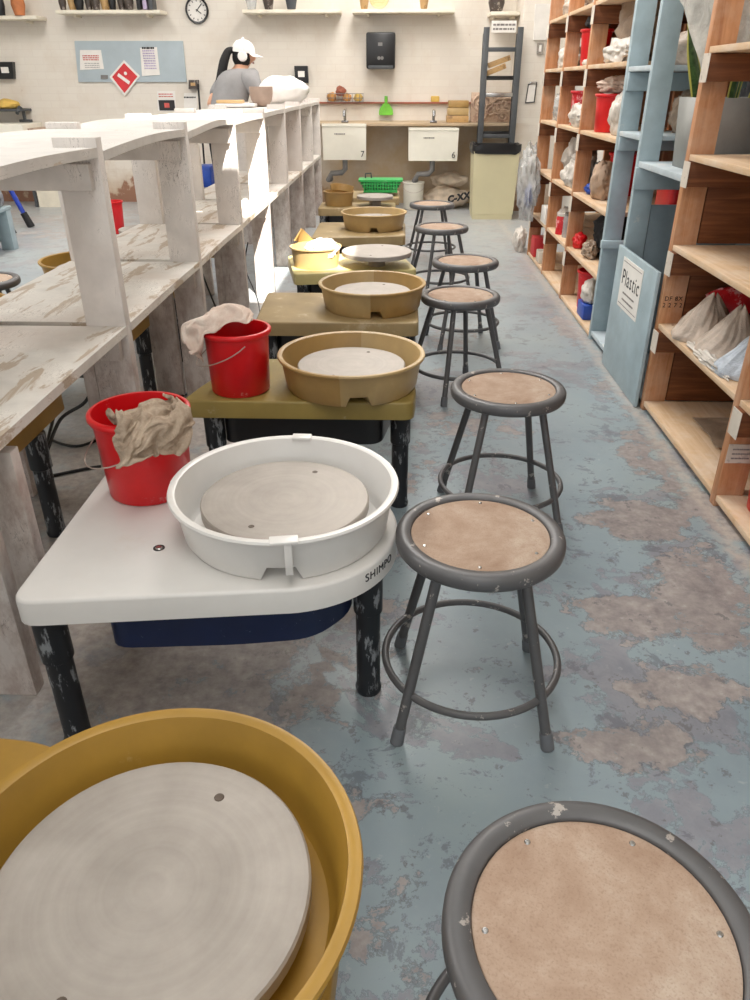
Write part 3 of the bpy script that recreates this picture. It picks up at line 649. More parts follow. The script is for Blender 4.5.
# crumpled cloth shapes, millimetres from the bucket foot, one point per weave crossing
TOWEL = """-81,-142,138 -83,-140,143 -76,-139,145 -75,-136,151 -75,-134,158 -76,-130,164 -78,-128,172 -80,-127,180 -82,-128,190 -84,-132,199 -83,-136,207 -79,-134,212 -74,-130,213 -74,-130,218 -77,-135,220 -75,-134,226 -70,-130,229 -67,-125,234 -65,-120,241 -65,-117,248 -64,-115,255 -64,-108,256 -61,-103,255 -56,-102,260 -61,-95,257 -62,-98,247 -64,-89,245 -60,-84,238 -63,-84,246 -70,-80,248 -71,-77,256 -87,-150,140 -82,-149,144 -79,-145,150 -73,-142,153 -73,-139,159 -74,-136,165 -76,-135,171 -81,-135,178 -81,-136,187 -76,-133,195 -75,-136,203 -75,-141,209 -70,-138,210 -68,-135,215 -68,-139,221 -68,-140,229 -65,-137,237 -58,-132,240 -54,-126,244 -53,-119,246 -55,-113,251 -55,-111,259 -53,-106,252 -58,-101,250 -55,-92,249 -58,-93,239 -65,-89,234 -68,-83,241 -65,-78,245 -66,-77,252 -75,-77,254 -91,-157,145 -86,-153,150 -79,-151,154 -72,-149,155 -71,-145,161 -73,-142,166 -76,-141,171 -74,-138,177 -77,-142,184 -73,-139,192 -69,-137,198 -70,-141,203 -69,-145,209 -65,-142,214 -61,-140,220 -58,-142,230 -57,-144,240 -53,-140,247 -51,-134,253 -51,-126,255 -49,-118,257 -46,-109,258 -51,-100,258 -50,-98,249 -51,-91,241 -57,-86,234 -65,-82,233 -72,-80,237 -71,-74,242 -66,-72,249 -73,-74,255 -85,-163,144 -85,-160,153 -76,-158,153 -71,-155,159 -68,-151,163 -70,-149,168 -72,-147,173 -74,-145,179 -70,-141,183 -72,-146,189 -70,-144,196 -65,-139,199 -64,-143,205 -63,-147,210 -57,-146,217 -53,-149,227 -47,-146,236 -42,-141,243 -39,-135,249 -42,-127,249 -46,-118,247 -48,-107,248 -45,-97,254 -51,-91,251 -54,-85,243 -56,-80,233 -64,-75,234 -69,-73,237 -76,-74,239 -73,-71,246 -69,-68,252 -78,-167,144 -82,-169,153 -77,-164,159 -71,-162,164 -65,-159,166 -65,-156,171 -68,-155,175 -71,-153,180 -67,-148,181 -64,-145,186 -67,-149,191 -66,-142,192 -63,-145,198 -59,-149,204 -52,-150,210 -52,-142,220 -42,-141,227 -36,-135,233 -31,-131,239 -30,-125,246 -35,-115,248 -39,-104,250 -45,-96,245 -48,-85,247 -54,-78,243 -60,-73,236 -63,-69,230 -66,-66,235 -71,-67,234 -78,-68,237 -76,-65,245 -74,-162,150 -73,-171,151 -71,-171,160 -66,-169,167 -63,-167,172 -61,-163,175 -61,-161,179 -64,-160,184 -65,-156,187 -60,-153,184 -59,-149,189 -60,-147,194 -58,-140,193 -58,-141,202 -52,-142,211 -42,-144,219 -44,-132,223 -45,-127,232 -37,-125,231 -35,-117,238 -27,-108,242 -34,-97,243 -40,-87,242 -46,-80,240 -51,-74,236 -56,-66,232 -58,-62,227 -62,-61,226 -67,-60,229 -72,-65,229 -77,-61,235 -67,-167,146 -65,-166,155 -61,-172,160 -58,-173,168 -56,-172,173 -55,-171,179 -55,-168,183 -55,-164,187 -57,-163,191 -57,-158,194 -52,-155,192 -52,-149,193 -51,-143,194 -51,-138,200 -50,-136,209 -39,-139,215 -36,-135,226 -42,-125,222 -41,-117,223 -37,-110,229 -28,-100,233 -40,-96,232 -50,-89,234 -51,-81,230 -54,-74,226 -59,-71,223 -59,-66,218 -60,-63,217 -66,-64,220 -73,-61,221 -72,-55,229 -57,-170,150 -56,-165,158 -57,-165,166 -51,-168,167 -51,-165,173 -48,-167,178 -45,-168,184 -44,-168,190 -46,-165,195 -48,-163,199 -48,-156,203 -46,-151,201 -44,-145,200 -44,-137,202 -46,-131,208 -41,-134,218 -31,-131,222 -35,-122,225 -33,-115,219 -33,-105,220 -40,-99,228 -41,-87,223 -50,-83,223 -59,-86,221 -63,-81,221 -64,-78,217 -65,-75,212 -67,-69,212 -68,-62,212 -69,-55,216 -65,-50,225 -47,-170,154 -48,-169,163 -51,-161,160 -51,-159,167 -48,-157,173 -46,-158,180 -39,-161,182 -43,-159,188 -40,-155,193 -40,-153,199 -37,-156,205 -39,-152,209 -42,-146,209 -41,-138,209 -40,-130,209 -40,-128,218 -30,-127,218 -27,-122,225 -28,-112,226 -29,-101,227 -37,-98,219 -45,-92,215 -52,-87,213 -56,-83,210 -56,-78,213 -53,-75,217 -55,-71,217 -57,-68,211 -59,-60,210 -61,-50,214 -56,-45,224 -38,-170,156 -41,-163,162 -45,-155,161 -44,-156,168 -45,-163,169 -42,-157,175 -38,-153,181 -35,-162,185 -32,-160,193 -32,-152,195 -36,-148,199 -32,-147,206 -35,-143,211 -35,-136,206 -35,-132,213 -36,-125,214 -32,-122,220 -24,-116,223 -23,-109,229 -27,-101,220 -35,-92,216 -41,-85,217 -47,-81,215 -47,-80,208 -48,-75,205 -49,-71,206 -49,-68,210 -49,-61,212 -54,-57,219 -50,-46,215 -47,-38,224 -29,-167,156 -33,-160,162 -40,-152,159 -38,-159,166 -39,-165,170 -41,-162,177 -34,-155,178 -32,-157,187 -24,-159,191 -29,-157,200 -29,-148,199 -30,-141,202 -29,-144,210 -32,-138,213 -29,-131,211 -29,-124,213 -28,-117,217 -23,-111,221 -19,-104,227 -23,-96,220 -29,-89,215 -34,-82,215 -41,-81,220 -41,-78,216 -39,-77,211 -40,-72,212 -43,-71,218 -44,-64,223 -42,-53,221 -38,-41,217 -36,-30,225 -21,-163,161 -28,-155,156 -34,-148,163 -37,-154,171 -35,-163,170 -36,-165,177 -29,-156,179 -29,-152,188 -22,-154,194 -24,-155,203 -27,-148,204 -23,-141,201 -28,-138,207 -26,-136,214 -27,-132,219 -23,-126,217 -19,-119,218 -14,-111,219 -15,-104,219 -16,-95,220 -23,-89,222 -26,-83,219 -31,-81,224 -32,-75,223 -29,-75,218 -28,-70,216 -32,-64,219 -31,-59,227 -29,-49,222 -26,-36,219 -24,-24,225 -12,-158,163 -19,-154,154 -25,-146,161 -31,-149,170 -30,-158,172 -31,-167,177 -26,-160,183 -24,-149,188 -23,-148,197 -19,-151,203 -21,-147,208 -23,-141,209 -20,-135,205 -22,-131,210 -19,-131,216 -15,-128,221 -15,-121,226 -13,-114,229 -13,-107,228 -14,-99,229 -13,-92,225 -14,-84,224 -17,-79,226 -20,-75,231 -20,-70,230 -20,-66,227 -19,-60,223 -19,-54,229 -17,-45,224 -15,-33,222 -14,-22,224 -3,-152,166 -9,-158,159 -14,-145,161 -20,-153,168 -23,-155,178 -22,-166,179 -22,-163,191 -15,-155,192 -13,-147,195 -14,-141,200 -13,-137,204 -13,-142,209 -14,-140,213 -12,-134,213 -9,-129,213 -8,-123,217 -6,-118,223 -4,-115,230 -4,-109,233 -6,-101,235 -8,-93,235 -9,-85,236 -4,-82,231 -5,-76,229 -6,-70,227 -6,-64,226 -7,-57,226 -8,-50,231 -7,-43,225 -7,-32,224 -7,-22,224 2,-150,157 -6,-145,158 -4,-148,169 -15,-142,174 -12,-154,173 -12,-160,183 -11,-162,195 -10,-156,204 -7,-149,207 -3,-142,208 -1,-139,212 -3,-139,217 -4,-143,221 -4,-138,222 -3,-131,221 1,-124,219 2,-116,220 3,-111,226 5,-107,232 3,-101,235 0,-93,239 -2,-85,243 -7,-79,242 -6,-72,240 -2,-67,237 -3,-60,236 2,-56,231 1,-49,231 0,-41,228 -2,-33,228 -4,-24,228 1,-143,148 -1,-137,153 2,-138,164 -4,-135,174 -1,-148,176 -4,-151,187 0,-156,197 2,-156,208 4,-151,215 8,-147,216 12,-141,217 12,-141,221 9,-145,224 7,-141,227 7,-132,225 6,-124,226 10,-115,222 7,-107,223 9,-104,229 8,-98,235 5,-90,237 -1,-84,237 0,-78,242 0,-71,245 1,-64,244 5,-60,239 8,-54,235 8,-47,231 4,-40,231 0,-34,233 -4,-26,233 8,-147,152 7,-138,152 2,-131,156 3,-131,169 4,-139,177 3,-143,188 8,-150,197 13,-152,207 16,-152,215 19,-149,220 23,-143,220 24,-143,225 20,-147,229 16,-140,230 15,-133,224 13,-123,228 10,-113,228 13,-104,224 9,-98,226 12,-94,232 8,-87,232 4,-80,233 3,-73,236 6,-68,240 10,-63,243 9,-56,243 10,-49,240 12,-44,234 10,-38,231 5,-32,235 0,-26,237 5,-149,159 8,-145,156 6,-135,157 7,-133,168 9,-134,177 8,-137,187 12,-142,197 18,-144,205 24,-146,211 28,-152,215 31,-152,219 33,-146,219 30,-146,227 25,-140,231 22,-131,224 16,-121,223 16,-111,230 16,-100,230 16,-96,222 16,-89,224 16,-83,225 14,-75,226 12,-68,229 13,-61,232 15,-55,235 18,-53,241 17,-46,242 15,-40,239 15,-35,233 11,-29,235 7,-23,236 8,-147,163 11,-144,160 5,-141,160 8,-139,167 10,-140,175 14,-139,183 16,-145,189 22,-147,196 29,-149,202 35,-152,207 38,-153,214 39,-151,220 37,-146,226 31,-138,229 26,-127,226 21,-116,221 23,-107,230 24,-98,223 26,-90,220 29,-87,226 30,-82,231 29,-74,233 29,-66,230 28,-58,230 26,-52,231 25,-47,234 25,-43,239 22,-38,239 20,-32,236 17,-26,236 14,-20,237 14,-147,161 16,-140,159 10,-138,160 16,-140,166 17,-142,172 21,-138,177 25,-143,183 26,-137,190 29,-137,198 36,-141,204 41,-147,207 40,-145,214 43,-142,223 36,-133,223 30,-123,218 29,-114,227 32,-102,227 34,-92,222 37,-86,214 40,-78,217 42,-74,224 46,-74,232 44,-67,237 40,-59,239 37,-52,239 34,-46,239 32,-41,237 28,-36,240 26,-31,238 23,-24,237 21,-17,237 16,-147,155 15,-139,152 16,-132,159 19,-131,166 24,-138,165 29,-140,170 35,-141,176 37,-136,182 37,-130,189 36,-129,199 42,-135,202 48,-138,209 49,-133,218 41,-125,216 38,-118,225 37,-107,220 40,-95,218 46,-86,216 48,-77,217 51,-72,210 53,-67,216 56,-72,223 55,-66,231 48,-61,230 43,-54,232 41,-48,235 38,-42,238 34,-36,240 31,-30,239 29,-23,238 29,-15,239 23,-144,151 22,-137,152 23,-130,157 26,-128,164 29,-130,171 36,-131,174 44,-132,174 50,-134,177 50,-131,185 47,-125,192 45,-122,201 53,-126,205 48,-121,214 48,-120,226 46,-111,219 46,-100,219 51,-90,218 54,-80,221 58,-80,214 62,-73,212 63,-65,212 63,-64,221 53,-63,222 56,-59,231 49,-55,228 43,-49,228 40,-43,232 38,-37,235 36,-30,236 35,-22,238 34,-13,238 32,-138,147 31,-131,149 34,-131,156 37,-131,163 39,-125,167 44,-122,172 50,-121,178 56,-124,175 60,-125,182 60,-125,191 57,-118,198 55,-114,208 59,-118,218 54,-110,225 50,-102,225 54,-94,222 54,-85,224 61,-84,218 62,-76,219 65,-71,217 70,-66,214 68,-58,218 58,-59,217 54,-54,224 54,-50,232 50,-48,225 46,-43,230 43,-38,235 41,-30,234 41,-21,237 39,-11,236 43,-131,141 41,-125,146 43,-124,154 47,-128,159 50,-124,165 55,-121,170 56,-114,172 58,-116,179 66,-118,180 68,-121,188 66,-119,198 64,-111,205 65,-111,216 59,-104,221 56,-99,227 56,-90,228 61,-84,225 67,-83,220 67,-76,220 71,-72,216 70,-65,220 68,-59,224 60,-58,224 64,-52,221 62,-49,228 58,-44,224 55,-43,231 51,-37,236 48,-30,234 46,-21,236 45,-11,236 47,-120,135 51,-121,142 51,-119,149 54,-122,154 53,-117,160 60,-116,164 65,-115,170 60,-110,175 62,-112,182 68,-115,188 72,-117,196 71,-112,204 69,-106,211 67,-103,219 64,-97,225 63,-91,231 65,-84,229 68,-79,224 74,-78,221 69,-72,223 65,-66,228 62,-59,233 66,-52,229 75,-52,223 73,-47,221 69,-43,226 65,-40,232 59,-36,231 56,-28,233 53,-20,234 50,-11,233 52,-114,129 53,-113,137 57,-114,144 60,-115,151 63,-116,158 62,-108,160 63,-107,169 67,-105,176 69,-111,180 70,-108,188 73,-110,195 78,-111,201 78,-106,208 76,-101,213 75,-96,219 73,-92,226 72,-87,234 69,-80,232 71,-74,229 73,-66,229 66,-62,236 70,-56,231 73,-48,233 73,-41,229 80,-39,227 80,-35,224 73,-37,222 67,-33,222 63,-27,226 60,-19,228 57,-10,229 56,-118,126 59,-112,133 63,-110,141 66,-109,149 69,-109,156 71,-110,165 70,-100,165 75,-104,171 77,-106,178 79,-108,184 78,-105,190 79,-102,196 85,-101,199 87,-99,205 86,-95,211 84,-90,218 81,-84,226 80,-79,235 76,-72,237 74,-64,238 75,-59,229 77,-51,233 77,-42,231 73,-42,236 71,-36,233 69,-33,231 68,-29,228 75,-28,226 74,-22,220 69,-14,222 64,-7,224 62,-116,124 63,-117,132 67,-117,142 72,-115,149 77,-111,155 79,-110,164 79,-101,166 78,-96,173 79,-96,182 84,-100,184 89,-101,188 87,-97,191 86,-90,192 89,-88,195 95,-89,200 96,-87,209 91,-80,217 87,-74,226 85,-68,234 80,-59,238 81,-54,229 82,-46,230 78,-42,238 72,-36,238 73,-30,236 76,-28,232 76,-23,231 74,-19,231 68,-16,227 77,-13,232 75,-5,228 63,-111,127 69,-116,132 72,-119,140 77,-119,149 82,-116,156 86,-109,163 87,-99,166 86,-94,173 86,-90,180 89,-90,184 95,-94,183 97,-92,187 96,-86,186 96,-81,186 97,-78,191 102,-79,200 103,-78,213 95,-70,219 88,-63,226 88,-59,237 82,-51,236 84,-41,235 79,-38,233 76,-33,239 81,-29,238 75,-25,238 73,-20,236 70,-27,235 62,-24,233 64,-15,237 67,-6,238 68,-108,129 73,-111,135 79,-117,139 84,-117,147 88,-113,154 93,-108,163 93,-102,171 94,-94,175 94,-86,176 97,-84,181 103,-87,180 106,-86,184 107,-84,187 106,-78,188 104,-72,186 105,-71,196 106,-71,208 104,-69,221 97,-61,226 89,-52,232 85,-48,242 80,-42,240 83,-36,235 79,-32,233 81,-26,233 81,-23,240 73,-24,243 67,-20,239 59,-20,240 55,-12,236 58,-4,231 73,-110,128 78,-109,134 78,-110,142 86,-111,144 91,-107,150 95,-101,158 101,-100,167 102,-91,170 105,-86,175 103,-78,175 107,-77,180 112,-79,182 114,-78,186 114,-73,188 108,-75,192 112,-66,195 109,-63,207 112,-65,219 104,-57,224 97,-50,230 90,-44,235 86,-40,242 82,-33,243 84,-34,234 84,-29,232 81,-22,234 78,-21,243 67,-25,242 63,-15,244 57,-5,244 61,4,240"""
